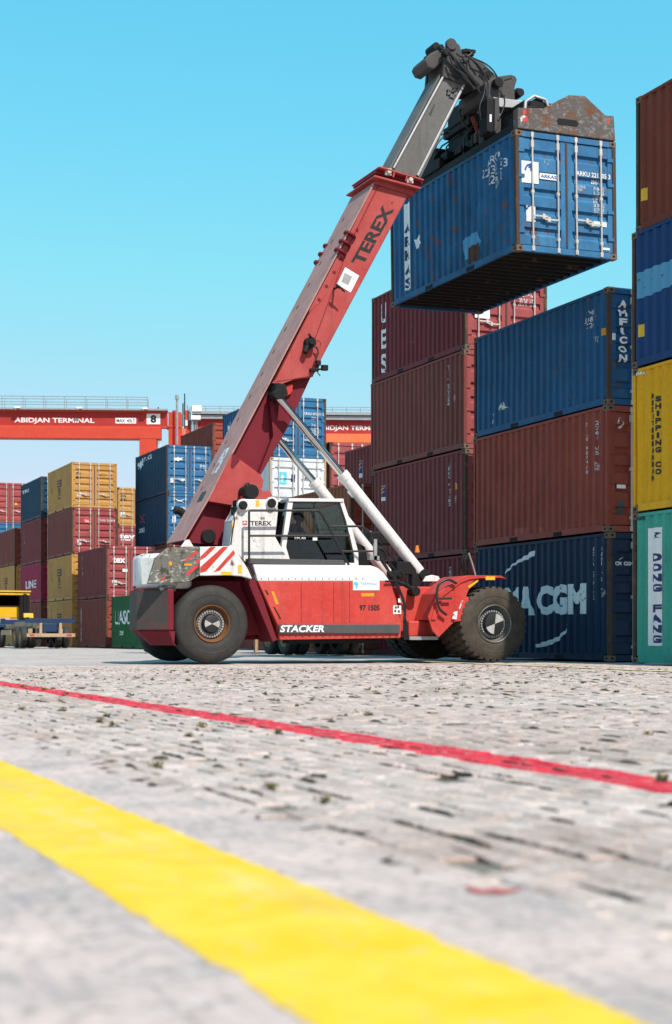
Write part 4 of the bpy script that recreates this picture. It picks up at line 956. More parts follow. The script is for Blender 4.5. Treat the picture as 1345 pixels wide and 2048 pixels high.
# --- cab
Y0, Y1 = 29.28, 31.0
outer = [(577.5,997),(686,998),(700,1040),(717,1104),(717.5,1133),(576,1133),(563.5,1096)]
inner = [(586.5,1003.5),(680.5,1004),(693,1042),(708.5,1106),(710,1126),(582,1126),(572.5,1094)]
cab = empty('cab', (0,0,0)); cab.parent = stk
for ya, yb in ((Y0, Y0+.1), (Y1-.1, Y1)):
    o2, i2 = pp(outer, Y0), pp(inner, Y0); n = len(outer); b = MB()
    vs = [(p[0], ya, p[1]) for p in o2]+[(p[0], ya, p[1]) for p in i2]+[(p[0], yb, p[1]) for p in o2]+[(p[0], yb, p[1]) for p in i2]
    fs = []
    for i in range(n):
        j = (i+1) % n
        fs += [(i, j, n+j, n+i), (2*n+i, 3*n+i, 3*n+j, 2*n+j), (i, 2*n+i, 2*n+j, j), (n+i, n+j, 3*n+j, 3*n+i)]
    b.add(vs, fs); o_ = b.build('cab_frame', 'machine_white', cab); rel(o_)
    b = MB(); i3 = pp([(cx_+(633-cx_)*.035, cy_+(1065-cy_)*.035) for cx_, cy_ in inner], Y0); n = len(i3)   # black window rubber
    vs = [(p[0], ya+.02, p[1]) for p in i2]+[(p[0], ya+.02, p[1]) for p in i3]+[(p[0], yb-.02, p[1]) for p in i2]+[(p[0], yb-.02, p[1]) for p in i3]
    fs = []
    for i in range(n):
        j = (i+1) % n
        fs += [(i, j, n+j, n+i), (2*n+i, 3*n+i, 3*n+j, 2*n+j), (n+i, n+j, 3*n+j, 3*n+i)]
    b.add(vs, fs); o_ = b.build('window_seal', 'black', cab); rel(o_)
    b = MB(); ym = (ya+yb)/2; b.add([(p[0], ym, p[1]) for p in i3], [tuple(range(n))]); o_ = b.build('side_window', 'cab_glass', cab, fix=False); rel(o_)
    if ya == Y0:
        b = MB(); lo = pp([(577,1070),(697,1070),(705,1124),(584,1124),(575,1094)], Y0); b.add([(p_[0], ym+.012, p_[1]) for p_ in lo], [tuple(range(len(lo)))]); o_ = b.build('lower_window', 'dark_glass', cab, fix=False); rel(o_)  # dark tint stands in for the shade inside the cab
def slab(name, p, q, t, mat, ya=Y0+.1, yb=Y1-.1, at=Y0):
    a, c_ = Vector(PB(*p, at)), Vector(PB(*q, at)); d = (c_-a).normalized(); nn = Vector((-d.y, d.x))*t
    b = MB(); b.prism([tuple(a), tuple(c_), tuple(c_+nn), tuple(a+nn)], ya, yb); o_ = b.build(name, mat, cab); rel(o_); return o_
slab('roof', (577,996.5), (686.5,997.5), -.06, 'machine_white', Y0-.03, Y1+.03)
slab('front_window', (683,1004), (711,1108), .012, 'cab_glass'); slab('rear_window', (580,1006), (567,1096), -.012, 'dark_glass')
slab('lower_front', (716,1108), (717,1133), -.03, 'machine_white'); slab('rear_panel', (567,1097), (579,1120), .03, 'machine_white')
b = MB(); q0, q1 = P3(576,1136,Y0), P3(715,1136,Y0); b.box(q0.x, Y0+.02, 1.50, q1.x, Y1-.02, 1.56); o_ = b.build('cab_floor', 'black', cab); rel(o_)
b = MB(); b.box(q0.x, Y1-.3, 1.57, q1.x, Y1-.12, 2.25); b.box(q0.x+.02, Y0+.13, 1.57, q0.x+.1, Y1-.31, 2.4); o_ = b.build('cab_shade_box', 'black', cab); rel(o_)  # black boxes added to make the cab interior dark
for y_ in (Y0-.005,):
    b = MB(); a = P3(573,1066.5,Y0); c_ = P3(699,1066.5,Y0); b.box(a.x+.03, y_, a.z-.025, c_.x, y_+.07, a.z+.02); o_ = b.build('door_bar', 'black', cab); rel(o_)
    b = MB(); a = P3(629.5,1005,Y0); c_ = P3(632,1066,Y0); b.box(a.x, y_+.01, c_.z, c_.x, y_+.06, a.z); o_ = b.build('door_bar', 'black', cab); rel(o_)
o_ = pxtext('TFC45', (588,1079), (612,1079), (588,1072.5), Y0+.035, 'white_clean', .03, parent=cab); rel(o_)
o_ = pxrect('sticker', 626, 1072, 635, 1081, Y0+.035, 'white_clean', cab); rel(o_)
b = MB(); a = P3(593, 1080, 30.1)                              # seat
b.box(a.x-.1, 29.85, 2.0, a.x+.5, 30.4, 2.14); b.box(a.x-.2, 29.85, 2.14, a.x-.06, 30.4, 2.85); b.box(a.x, 29.95, 1.57, a.x+.4, 30.3, 2.0); o_ = b.build('seat', 'black', cab, bevel=.05); rel(o_)
b = MB(); a = P3(655, 1105, 30.1); b.box(a.x, 29.85, 1.57, a.x+.3, 30.5, 2.15); o_ = b.build('console', 'machine_black', cab, bevel=.05); rel(o_)
b = MB(); w0 = Vector((a.x-.02, 30.12, 2.42)); ax_ = Vector((-.5, 0, .86)).normalized(); u_ = ax_.orthogonal().normalized(); v_ = ax_.cross(u_)
ring = [w0+u_*.2*math.cos(i*math.pi/10)+v_*.2*math.sin(i*math.pi/10) for i in range(21)]
b.tube(ring, .016, 8, False); b.tube([w0-v_*.2, w0+v_*.2], .012, 6); b.tube([w0, w0-ax_*.35], .03, 8); o_ = b.build('steering_wheel', 'black', cab, smooth=50); rel(o_)
# dark pane between pillar and cab, and the dark box in front of the cab
plate('rear_side_window', [(556,1004),(575,1000),(563.5,1092),(560,1094),(553.5,1075)], 29.75, 29.77, 'dark_glass', bevel=0)
plate('rear_side_frame', [(553,1001),(579,996),(579,1000.5),(557,1004.5)], 29.74, 29.8, 'machine_white')
plate('front_box', [(718.5,1080),(742,1092),(752,1133),(718.5,1133)], 29.9, 30.9, 'machine_black', at=29.6)
# rails and mirror
YH = 28.84
px_tube('hand_rail', fillet([(700,1071.5),(499,1071.5)]), YH, .022, 'black')
px_tube('hand_rail', fillet([(498.5,1127),(498.5,1021),(636,1021)], rr=3), YH, .024, 'black')
px_tube('hand_rail', [(498.5,1127),(508.5,1151)], YH, .024, 'black')
px_tube('hand_rail', fillet([(636,1021),(645,1030),(706,1145)]), YH, .024, 'black')
px_tube('hand_rail', fillet([(660,1053),(724,1052.5),(741,1064),(748,1086)]), YH, .022, 'black'); px_tube('hand_rail', [(685,1102.5),(752,1102.5)], YH, .02, 'black')
px_tube('hand_rail', [(752,1080),(756,1100),(783,1150)], YH, .022, 'black')
b = MB(); q = P3(751, 1100, YH); b.box(q.x-.04, YH-.03, q.z-.2, q.x+.03, YH+.03, q.z+.22); b.box(q.x-.13, YH-.03, q.z-.2, q.x+.08, YH+.1, q.z-.12); SB(b, 'mirror_bracket', 'pole_grey')
b = MB(); q = P3(761, 1108, 29.4); b.box(q.x-.09, 29.3, q.z-.14, q.x+.09, 29.5, q.z+.16); SB(b, 'mirror', 'machine_black', bevel=.03)

# --- boom
def side(pts, y, name, mats, depth=None, **kw): return plate(name, pts, y, 2*YC-y if depth is None else y+depth, mats, **kw)
YA = 29.72
boom = side([(549,765),(749,368),(819,387),(645,715),(627,752)], YA, 'boom', 'boom_red', bevel=.02)
# lower boom: the same box set back, under a wide top flange, with stiffeners and doubler plates
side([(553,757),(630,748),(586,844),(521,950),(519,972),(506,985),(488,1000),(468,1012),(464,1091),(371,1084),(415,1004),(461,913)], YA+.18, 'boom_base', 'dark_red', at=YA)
b = MB(); a0, a1, a2 = Vector(PB(749,368,YA)), Vector(PB(415,1004,YA)), Vector(PB(369,1082,YA))
for p, q in ((a0, a1), (a1, a2)):
    d = (q-p).normalized(); nn = Vector((d.y, -d.x)); nn = nn if nn.x < 0 else -nn; t_ = .035
    b.prism([tuple(p+nn*.004), tuple(q+nn*.004), tuple(q+nn*t_), tuple(p+nn*t_)], YA-.035, 2*YC-YA+.035)
SB(b, 'top_flange', 'boom_top')
plate('stiffener', [(546,766),(553,758),(628,748.5),(627,753),(590,758),(565,768)], YA+.01, YA+.18, 'boom_red', at=YA)
plate('stiffener', [(540,786),(546,786),(556,840),(583,843),(524,948),(519,946),(548,872)], YA+.03, YA+.18, 'dark_red', at=YA)
plate('doubler_plate', [(462,908),(520,950),(526,962),(523,975),(512,985),(497,988),(486,1000),(480,1003),(466,1011.5),(415.5,1003)], YA-.06, YA+.18, 'boom_red', at=YA)
plate('gusset', [(463,906),(478,921),(465,937),(460,934)], YA-.075, YA-.06, 'dark_red', at=YA)
plate('cylinder_lug', [(545,782),(549,768),(565,772),(570,790),(560,802),(549,800)], YA-.3, YA+.18, 'machine_black', at=YA-.1)
plate('cylinder_web', [(561,772),(590,766),(589,780),(584,787),(566,795)], YA+.1, YA+.18, 'machine_red', at=YA)
b = MB(); q = P3(418.5, 1072.5, YA+.1); b.cyl(q, (q.x, YA+.19, q.z), .15, n=28); SB(b, 'pivot_cover', 'machine_black', bevel=.015, smooth=40)
# details on the boom side: doubler strip with plugs, lugs, slots on the top face
plate('side_strip', [(617,626),(645,600),(649,592),(726,440),(725,428),(714,440),(620,617)], YA-.012, YA, 'boom_red', at=YA)
b = MB()
for cx_, cy_ in ((715,459),(683,518),(669,544),(654,572),(639,599)):
    q = P3(cx_, cy_, YA-.02); b.cyl(q, (q.x, YA-.011, q.z), .035, n=14)
SB(b, 'plug_weld', 'dark_red')
dB = (a0-a1).normalized(); nB = Vector((-dB.y, dB.x)); nB = nB if nB.x < 0 else -nB
for cx_, cy_ in ((700,470),(690,487),(681,504)):
    for yy in (YA, 2*YC-YA):
        b = MB(); q = Vector(PB(cx_, cy_, YA)); c_ = q; d3 = Vector((dB.x, 0, dB.y)); o3 = Vector((c_.x, yy, c_.y))
        b.cyl(o3-d3*.02, o3+d3*.02, .14, n=20); SB(b, 'hose_lug', 'dark_red', smooth=40)
b = MB()
for i in range(13):
    t = .05+.072*i; p = a1+(a0-a1)*t+nB*.037
    for yy in (YC+.28, ):
        L_ = .05; b.add([(p.x-dB.x*L_, yy-.03, p.y-dB.y*L_), (p.x+dB.x*L_, yy-.03, p.y+dB.y*L_), (p.x+dB.x*L_, yy+.03, p.y+dB.y*L_), (p.x-dB.x*L_, yy+.03, p.y-dB.y*L_)], [(0,1,2,3)])
SB(b, 'flange_slots', 'hole')
for t, m_, L_ in ((.13,'white_worn',.3), (.02,'head_grey',.12), (-.04,'head_grey',.14), (-.1,'head_grey',.1)):
    if t < 0: continue
    p = a1+(a0-a1)*t+nB*.038; b = MB(); b.add([(p.x-dB.x*L_, YC-.25, p.y-dB.y*L_), (p.x+dB.x*L_, YC-.25, p.y+dB.y*L_), (p.x+dB.x*L_, YC+.1, p.y+dB.y*L_), (p.x-dB.x*L_, YC+.1, p.y-dB.y*L_)], [(0,1,2,3)]); SB(b, 'flange_marking', m_)
pxtext('TEREX', (726,532), (789.5,417.5), (702.5,523), YA-.0035, 'black_letter', .035)
pxtext('R', (786,408), (789,402), (782,406), YA-.003, 'dark_red', 0)
pxpoly('notice_plate', [(691,534),(719,551),(702,584.5),(674.5,568)], YA-.004, 'white_clean')
pxpoly('notice_print', [(690,545),(705,553),(697,570),(683,563)], YA-.006, 'pole_grey')
b = MB(); q = P3(668, 578, YA-.0); b.cyl(q, (q.x, YA-.3, q.z), .022, n=8); e = Vector((q.x, YA-.28, q.z)); b.cyl(e, e+Vector((.13, 0, -.1)), .02, n=8); b.cyl(e+Vector((-.06,0,.03)), e+Vector((.02,0,-.03)), .03, n=8); SB(b, 'hose_guide', 'machine_black')
b = MB(); q = P3(623, 684, YA-.16); b.cyl(q, (q.x, YA, q.z), .115, n=22); b.cyl((q.x, q.y-.05, q.z), (q.x, q.y, q.z), .06, n=16); b.cyl((q.x-.02, q.y-.02, q.z+.1), (q.x-.03, q.y+.05, q.z+.17), .025, n=8); e = P3(610, 705, YA-.12)
b.cyl((q.x-.06, q.y+.06, q.z-.06), e, .06, n=12); SB(b, 'cable_reel', 'machine_black', smooth=40, bevel=.006)
px_tube('reel_hose', fillet([(632,693),(638,703),(633,716),(628,728)]), YA-.1, .016, 'hose'); px_tube('reel_hose', fillet([(634,680),(642,684),(641,694),(634,696)]), YA-.1, .007, 'hose')
b = MB(); q = P3(637, 726, YA-.1); b.box(q.x-.045, q.y-.05, q.z-.05, q.x+.045, q.y+.05, q.z+.05); e = P3(650, 736, YA-.1); b.box(e.x-.07, e.y-.05, e.z-.05, e.x+.06, e.y+.05, e.z+.06); e = P3(626, 740, YA-.05); b.box(e.x-.06, e.y-.05, e.z-.03, e.x+.08, e.y+.05, e.z+.03)
b.cyl(P3(624,742,YA-.05), P3(650,736,YA-.1), .02, n=8); b.cyl(P3(637,727,YA-.1), P3(636,743,YA-.08), .02, n=8); b.cyl(P3(634,742,YA-.1), P3(641,752,YA-.1), .012, n=6); SB(b, 'work_light', 'machine_black', bevel=.012)

# collar at the mouth of the outer boom
def band(name, p, q, t, y, mat, par=None, taper=0):            # strip across the boom between two pixel points, t thick along the boom
    a, c_ = Vector(PB(*p, y)), Vector(PB(*q, y)); d = Vector((dB.x, dB.y))*t; s_ = (c_-a).normalized()*taper
    b = MB(); b.prism([tuple(a), tuple(c_), tuple(c_+d-s_), tuple(a+d+s_)], y, 2*YC-y); return SB(b, name, mat, par, bevel=.012)
col = band('collar', (758,334), (848,361), .04, YA-.16, 'boom_red')
rel(band('collar_ring', (751,345), (841,374), .16, YA-.03, 'dark_red'))
band('collar', (748,353), (842,378), .05, YA-.18, 'boom_red')
band('collar_skirt', (749,366), (828,391), .13, YA-.05, 'boom_red')
for cx_, cy_ in ((778,343),(821,359)):
    b = MB(); q = P3(cx_, cy_, YA-.1); b.box(q.x-.07, q.y-.01, q.z-.07, q.x+.07, q.y+.06, q.z+.07); b.cyl((q.x, q.y-.05, q.z), q, .045, n=10); b.cyl((q.x+.05, q.y-.03, q.z+.02), (q.x+.05, q.y+.02, q.z+.02), .02, n=8); SB(b, 'wear_pad_bolts', 'galvanised')
for p, q in (((790,341),(787,354)), ((815,349),(812,362))):
    b = MB(); b.cyl(P3(*p, YA-.14), P3(*q, YA-.14), .02, n=6); SB(b, 'collar_web', 'boom_red')

# inner boom with its slide rails
YI = 29.9
inner_boom = side([(784,340),(885,152),(932,168),(842,356)], YI, 'inner_boom', 'boom_grey', bevel=.015)
for p0, p1, wpx in (((786.5,337),(886.5,152),4.0), ((834.5,352),(928.5,168),5.0)):
    a, c_ = Vector(PB(*p0, YI)), Vector(PB(*p1, YI)); nn = nB*wpx*.0105/2
    b = MB(); b.prism([tuple(a-nn), tuple(c_-nn), tuple(c_+nn), tuple(a+nn)], YI-.05, YI-.001); SB(b, 'slide_rail', 'rail_grey', bevel=.012)
a, c_ = Vector(PB(781,340,YI)), Vector(PB(885,146,YI)); b = MB(); b.prism([tuple(a-nB*.02), tuple(c_-nB*.02), tuple(c_+nB*.02), tuple(a+nB*.02)], YI+.08, 2*YC-YI-.08); SB(b, 'boom_top_plate', 'boom_grey')
b = MB()
for i in range(26):
    cx_ = 893+R.random()*22; cy_ = 178+R.random()*22-(cx_-893)*.15
    q = P3(cx_, cy_, YI); b.cyl(q, (q.x, YI-.02, q.z), .014, n=6)
SB(b, 'bolt_group', 'machine_black')
for pts in ([(858,228),(869,206),(871,210),(862,232)],): pxpoly('bare_patch', pts, YI-.003, 'head_grey')

# boom head and gooseneck
for y0, y1 in ((29.84, 29.92), (2*YC-29.92, 2*YC-29.84)):
    plate('head_plate', [(886,152),(889,118),(888,96),(898,84),(913,92),(926,99),(947,113),(969,127),(996,153),(989,164),(969,172),(953,171),(936,166),(931,169)], y0, y1, 'head_grey', at=29.84)
plate('head_box', [(889,150),(891,120),(893,104),(915,103),(945,118),(966,131),(985,152),(970,166),(948,163),(930,166)], 29.925, 2*YC-29.925, 'head_grey', at=29.84)
plate('head_opening', [(957,150.5),(969,134),(988,146.5),(970,162)], 29.826, 29.838, 'hole', at=29.84, bevel=0); pxpoly('label', [(961,141),(975,138),(976,141),(963,146)], 29.82, 'post_rust')
plate('head_lump', [(850.4,121),(854,113),(863.5,104.6),(884,95),(891,118),(869,138),(857,134)], 29.95, 2*YC-29.95, 'head_grey', bevel=.03)
b = MB(); q = P3(866, 98, 30.4); b.cyl((q.x, 30.2, q.z), (q.x, 30.6, q.z), .09, n=14); q = P3(880, 96, 30); b.cyl((q.x, 29.9, q.z), (q.x, 30.7, q.z), .06, n=12); SB(b, 'head_roller', 'machine_black', bevel=.01)
for cx_, cy_, y0 in ((904.5,87,29.8), (912,96,30.7)):
    b = MB(); q = P3(cx_, cy_, y0); b.cyl(q, (q.x, y0+.09, q.z), .125, n=28); SB(b, 'pulley_cheek', 'head_grey', smooth=40, bevel=.01)
b = MB(); b.cyl(P3(897,104,29.72), P3(921,131,29.72), .038, n=14); b.cyl(P3(918,128,29.72), P3(954,170,29.72), .058, n=16); q = P3(895.5, 102, 29.7); b.cyl(q, (q.x, 29.86, q.z), .075, n=14); q = P3(955, 171, 29.7); b.cyl(q, (q.x, 29.86, q.z), .08, n=14); SB(b, 'tilt_cylinder', 'machine_black', smooth=40)
px_tube('hose', fillet([(913,106),(922,113),(938,112),(945,104)]), 29.75, .018, 'hose'); px_tube('hose', fillet([(939,110),(938,128),(946,140),(953,150)]), 29.76, .018, 'hose'); px_tube('hose', fillet([(921,119),(925,116),(929,121),(934,127)]), 29.78, .022, 'hose')
b = MB()
for cx_, cy_ in ((931,103),(937,104),(945,105),(942,110),(926,104)): q = P3(cx_, cy_, 29.9); b.box(q.x-.05, 29.8, q.z-.03, q.x+.04, 30.0, q.z+.04)
SB(b, 'valve_block', 'machine_black', bevel=.01)
b = MB(); q = P3(998, 164, 29.55); b.cyl(q, (q.x, 31.05, q.z), .075, n=18); b.cyl((q.x, 29.52, q.z), (q.x, 29.68, q.z), .105, n=20); SB(b, 'knuckle_pin', 'machine_black', smooth=40, bevel=.01)
plate('knuckle', [(968,167),(986,155),(1003,152),(1008,166),(1006,186),(992,198),(975,196),(966,184)], 29.7, 30.9, 'head_grey', bevel=.03)
for y0 in (30.05, 30.55):
    plate('hanger_plate', [(1005,168),(998,152),(1023,148.5),(1031,151),(1035,158),(1031,171),(1029.5,178),(1031,198),(1004,197.5)], y0, y0+.07, 'head_grey', at=30.05, bevel=.012)
b = MB(); q = P3(1036, 188, 30.2); b.cyl((q.x, 30.05, q.z), (q.x, 30.6, q.z), .09, n=16); b.cyl((q.x, 30.15, q.z+.02), (q.x, 30.35, q.z+.02), .11, n=14); SB(b, 'swing_motor', 'machine_black', bevel=.01)
plate('cross_beam', [(988,193.5),(1058,202),(1060,211),(1047,216),(1001,213),(988,205)], 29.5, 29.95, 'rail_grey')
plate('hanger_leg', [(975,195.5),(999,194),(999,227),(993.5,259),(984,265),(975,261)], 29.35, 29.72, 'machine_black', bevel=.02)
plate('hanger_leg', [(991,196),(999.5,194),(1000,228),(995,259),(990,262)], 29.3, 29.35, 'head_grey', bevel=.01); pxrect('label', 980, 228, 984, 243, 29.346, 'white_clean')
bb = plate('control_box', [(927,201),(971,186),(977,197),(977,246),(949,236),(928,238)], 30.9, 31.7, 'machine_black', bevel=.02); pxpoly('label', [(951.5,201),(958,198.5),(958,205),(951.5,207.5)], 30.895, 'yellow_label'); pxrect('label', 943, 206, 946, 216, 30.895, 'pole_grey')
b = MB(); q = P3(952, 220, 31.0); b.box(q.x-.2, 31.0, q.z-.9, q.x+.55, 32.0, q.z+.2); SB(b, 'rotator', 'machine_black', bevel=.04)
b = MB(); b.cyl(P3(945,233,30.5), P3(958,268,30.5), .045, n=12); b.cyl(P3(951,247,30.5), P3(953,253,30.5), .06, n=12); SB(b, 'damper', 'rust_red', smooth=40)
b = MB(); q = P3(959, 271, 30.45); b.cyl((q.x, 30.3, q.z), (q.x, 30.6, q.z), .075, n=12); b.box(q.x-.1, 30.4, q.z-.16, q.x+.06, 30.55, q.z-.05); SB(b, 'damper_joint', 'galvanised', bevel=.01)

for pts, yy, rr_ in (([(900,112),(908,135),(930,150),(950,178)], 29.68, .022), ([(905,108),(918,140),(944,158),(962,186)], 29.7, .018), ([(930,108),(950,122),(966,148),(972,176),(964,200)], 29.66, .02),
    ([(935,112),(958,128),(976,158),(978,192),(970,214)], 29.62, .017), ([(948,116),(972,126),(990,142),(1004,172)], 29.7, .016), ([(1000,180),(1012,200),(1006,222),(996,240)], 29.3, .018), ([(968,190),(958,215),(964,240),(978,252)], 29.6, .024), ([(930,200),(918,222),(926,246),(944,262)], 30.8, .022), ([(900,262),(884,276),(872,290),(868,318)], 33.0, .024), ([(940,240),(922,256),(900,262),(880,270)], 31.8, .022)):
    px_tube('hose', fillet(pts, rr=14), yy, rr_, 'hose')
for pts in ([(900,140),(918,158)], [(908,128),(926,146)], [(1010,160),(1024,156)]):
    px_tube('weld_seam', pts, 29.8, .014, 'machine_black')
px_tube('boom_cable', [(757,372),(703,480),(628,684)], YA-.02, .007, 'dark_red')
# spreader: everything that sits on the container roof
top = AZ+AH; ax0 = AX; ax1 = AX+2.438; ac = (ax0+ax1)/2
spr = empty('spreader', (ac-SX, AY+3.03-YC, top)); spr.parent = stk; spr.rotation_euler = (0, rad(-.8), rad(.9))
def SP(b, name, mat, **kw): return b.build(name, mat, spr, **kw)
b = MB(); b.box(-.55, -2.2, .42, .55, 2.2, .95); SP(b, 'main_beam', 'machine_black', bevel=.03)
for sx in (-1, 1):
    b = MB(); b.box(sx*.55, -2.75, .3, sx*.85, 2.75, .62); SP(b, 'telescopic_beam', 'machine_black', bevel=.02)
    b = MB(); b.box(sx*1.15, -2.78, .03, sx*.98, 2.78, .2); SP(b, 'side_guide', 'machine_black', bevel=.01)
hp = [(1032,215.7),(1084,218),(1110,204),(1135.6,191.6),(1167.7,193.4),(1190,214),(1208.8,232.6),(1226.6,234.4),(1229,268),(1178,262),(1032,249.5)]
yy = AY-.03
def hl(p, low=()):                                                    # plate outline in the spreader's own frame
    x_, z_ = PB(p[0], p[1], yy); return (x_-ac, z_-top+.03)
hq = [hl(p) for p in hp]; hq[-3:] = [(q_[0], .004) for q_ in hq[-3:]]
b = MB(); b.prism(hq, -3.06, -2.86)
ep = SP(b, 'end_plate', 'scuffed_steel', bevel=.015)
sl = [hl(p) for p in ((1110,243),(1114,238),(1150,243),(1155,249),(1151,255),(1113,251))]
b = MB(); b.prism(sl, -3.066, -3.062); b.build('slot', 'hole', ep)
for pts in ([(1042,221),(1048,219),(1049,228),(1041,231)], [(1040,238),(1050,233),(1053,243),(1044,246)], [(1211,243),(1218,242),(1217,251),(1212,252)]):
    b = MB(); b.add([(hl(p)[0], -3.064, hl(p)[1]) for p in pts], [tuple(range(len(pts)))]); b.build('stripe', 'red_label', ep)
b = MB(); b.add([(hl(p)[0], -3.064, hl(p)[1]) for p in [(1036,236),(1044,231),(1048,234),(1038,245)]], [(0,1,2,3)]); b.build('stripe', 'white_worn', ep)
b = MB(); b.prism([(-1.22, .02), (1.22, .02), (1.22, .42), (.5, .52), (-.5, .52), (-1.22, .42)], 2.84, 3.05); SP(b, 'end_plate', 'machine_black', bevel=.015)
for sx in (-1, 1):
    for sy in (-1, 1):
        b = MB(); b.box(sx*1.18, sy*2.84, .0, sx*1.0, sy*2.66, .3); b.cyl((sx*1.13, sy*2.94, -.05), (sx*1.13, sy*2.94, .06), .035, n=10); SP(b, 'twistlock', 'machine_black')
b = MB()                                                      # light guard and lamp at the near end
b.cyl((-.5, -2.7, .62), (-.5, -2.3, .62), .2, n=20); SP(b, 'guide_roller', 'machine_black', smooth=40, bevel=.02)
b = MB(); b.tube([(-.86, -2.72, .3), (-.82, -2.72, .7), (-.62, -2.72, .84), (-.35, -2.72, .8), (-.2, -2.72, .5)], .035, 10); SP(b, 'roller_guard', 'rail_grey', smooth=50)
b = MB(); b.box(-1.2, 2.35, .18, -.9, 2.95, .75); b.box(-1.22, 2.9, -.05, -1.0, 3.0, .4); b.box(-1.2, .5, .18, -.75, 2.4, .42); SP(b, 'side_frame', 'machine_black', bevel=.015)
b = MB(); b.box(-1.05, 1.0, .42, -.6, 1.9, .8); b.box(-.9, -.4, .95, -.2, .9, 1.2); SP(b, 'hydraulic_tank', 'machine_black', bevel=.03)
for i in range(6):
    y0 = -1.6+i*.75+R.random()*.3
    b = MB(); b.tube([(-.7, y0, .9+R.random()*.1), (-.95, y0+.1, .8), (-1.08, y0+.25, .45+R.random()*.2), (-.95, y0+.5, .3), (-.7, y0+.6, .5)], .02, 6); SP(b, 'hose', 'hose', smooth=50)
for i in range(9):
    b = MB(); y0 = R.uniform(-2, 2.2); b.box(-1.0-R.random()*.12, y0, .22+R.random()*.15, -.86, y0+R.uniform(.1,.35), .45+R.random()*.25); SP(b, 'valve_block', 'machine_black' if i % 3 else 'head_grey', bevel=.01)

# --- lift cylinders
for yy_ in (29.5, 2*YC-29.5):
    k = 29.5
    p0, p1, p2 = P3(553,790,k), P3(684,947.5,k), P3(839,1143,k)
    q = [Vector((p.x, yy_, p.z)) for p in (p0, p1, p2)]; d = (q[2]-q[0]).normalized()
    cyl_ = empty('lift_cylinder', (0,0,0)); cyl_.parent = stk
    b = MB(); b.cyl(q[0], q[1], .078, n=24, caps=False); o_ = b.build('rod', 'chrome', cyl_, smooth=40); rel(o_)
    b = MB(); b.cyl(q[1], q[1]+d*.14, .135, n=28); b.cyl(q[1]+d*.14, q[2], .12, n=28); b.cyl(q[1]+d*.32+Vector((-.08,0,-.12)), q[1]+d*.5+Vector((-.08,0,-.1)), .03, n=8); o_ = b.build('barrel', 'machine_white', cyl_, smooth=40); rel(o_)
    b = MB(); e = q[2]+d*.1; b.cyl((e.x, yy_-.14, e.z), (e.x, yy_+.14, e.z), .115, n=20); b.box(e.x-.28, yy_-.1, e.z-.25, e.x-.05, yy_+.1, e.z+.03); o_ = b.build('cylinder_foot', 'machine_black', cyl_, bevel=.015); rel(o_)
    b = MB(); b.cyl((q[0].x, yy_-.12, q[0].z), (q[0].x, yy_+.25, q[0].z), .1, n=18); o_ = b.build('rod_eye', 'machine_black', cyl_, bevel=.01); rel(o_)
plate('cylinder_bracket', [(846,1163),(852,1153),(864,1150),(877,1153),(879,1158),(874,1163)], 29.22, 29.28, 'machine_white', at=29.25)
px_tube('hose', fillet([(753,1095),(770,1100),(776,1120),(790,1140),(803,1152)]), 29.3, .022, 'hose'); px_tube('hose', fillet([(762,1120),(776,1140),(789,1160),(812,1173),(826,1180)]), 28.9, .026, 'hose')
px_tube('hose', fillet([(780,1145),(795,1163),(812,1168),(822,1175)]), 28.85, .024, 'hose'); px_tube('hose', fillet([(800,1140),(812,1155),(815,1168),(828,1180)]), 28.85, .02, 'hose')
px_tube('hose', fillet([(788,1155),(797,1175),(806,1195),(811,1215),(809,1242)]), 28.74, .03, 'hose'); px_tube('hose', fillet([(742,1080),(760,1085),(780,1108),(795,1125)]), 29.4, .016, 'hose')
px_tube('hose', fillet([(730,1062),(750,1070),(768,1095),(770,1120)]), 29.35, .016, 'hose')
b = MB(); q = P3(827, 1183, 29.1); b.cyl((q.x, 28.95, q.z), (q.x, 29.2, q.z), .1, n=18); SB(b, 'hose_coupling', 'machine_black', bevel=.012); b = MB(); q = P3(790, 1150, 29.0); b.box(q.x-.12, 28.95, q.z-.08, q.x+.12, 29.15, q.z+.08); SB(b, 'hose_coupling', 'machine_black', bevel=.012); b = MB(); q = P3(812, 1135, 29.5); b.box(q.x-.25, 29.4, q.z-.15, q.x+.2, 29.7, q.z+.12); SB(b, 'hose_coupling', 'machine_black', bevel=.012)
px_tube('bracket_rod', [(771,1163),(792,1162)], 28.72, .02, 'machine_black')

# ------------------------------------------------------------------ the driver in the cab
def skin_body(name, joints, edges, mat, sub=2):
    me = bpy.data.meshes.new(name); me.from_pydata([j[0] for j in joints], edges, [])
    o = bpy.data.objects.new(name, me); S.collection.objects.link(o)
    m_ = o.modifiers.new('s', 'SKIN'); m_.use_smooth_shade = True
    for i, j in enumerate(joints):
        me.skin_vertices[0].data[i].radius = (j[1], j[2] if len(j) > 2 else j[1]); me.skin_vertices[0].data[i].use_root = (i == 0)
    sb = o.modifiers.new('u', 'SUBSURF'); sb.levels = sb.render_levels = sub
    bpy.context.view_layer.update()
    nm = bpy.data.meshes.new_from_object(o.evaluated_get(bpy.context.evaluated_depsgraph_get()))
    bpy.data.objects.remove(o); nm.materials.clear(); nm.materials.append(M[mat]); nm.name = name
    nm.polygons.foreach_set('use_smooth', [True]*len(nm.polygons))
    return bpy.data.objects.new(name, nm)
hx, hz = PB(601, 1036, 30.1)
per = empty('person', (hx-.08, 30.12, 2.25)); tag(per, 'seated driver in lime vest behind the cab window', 'person')
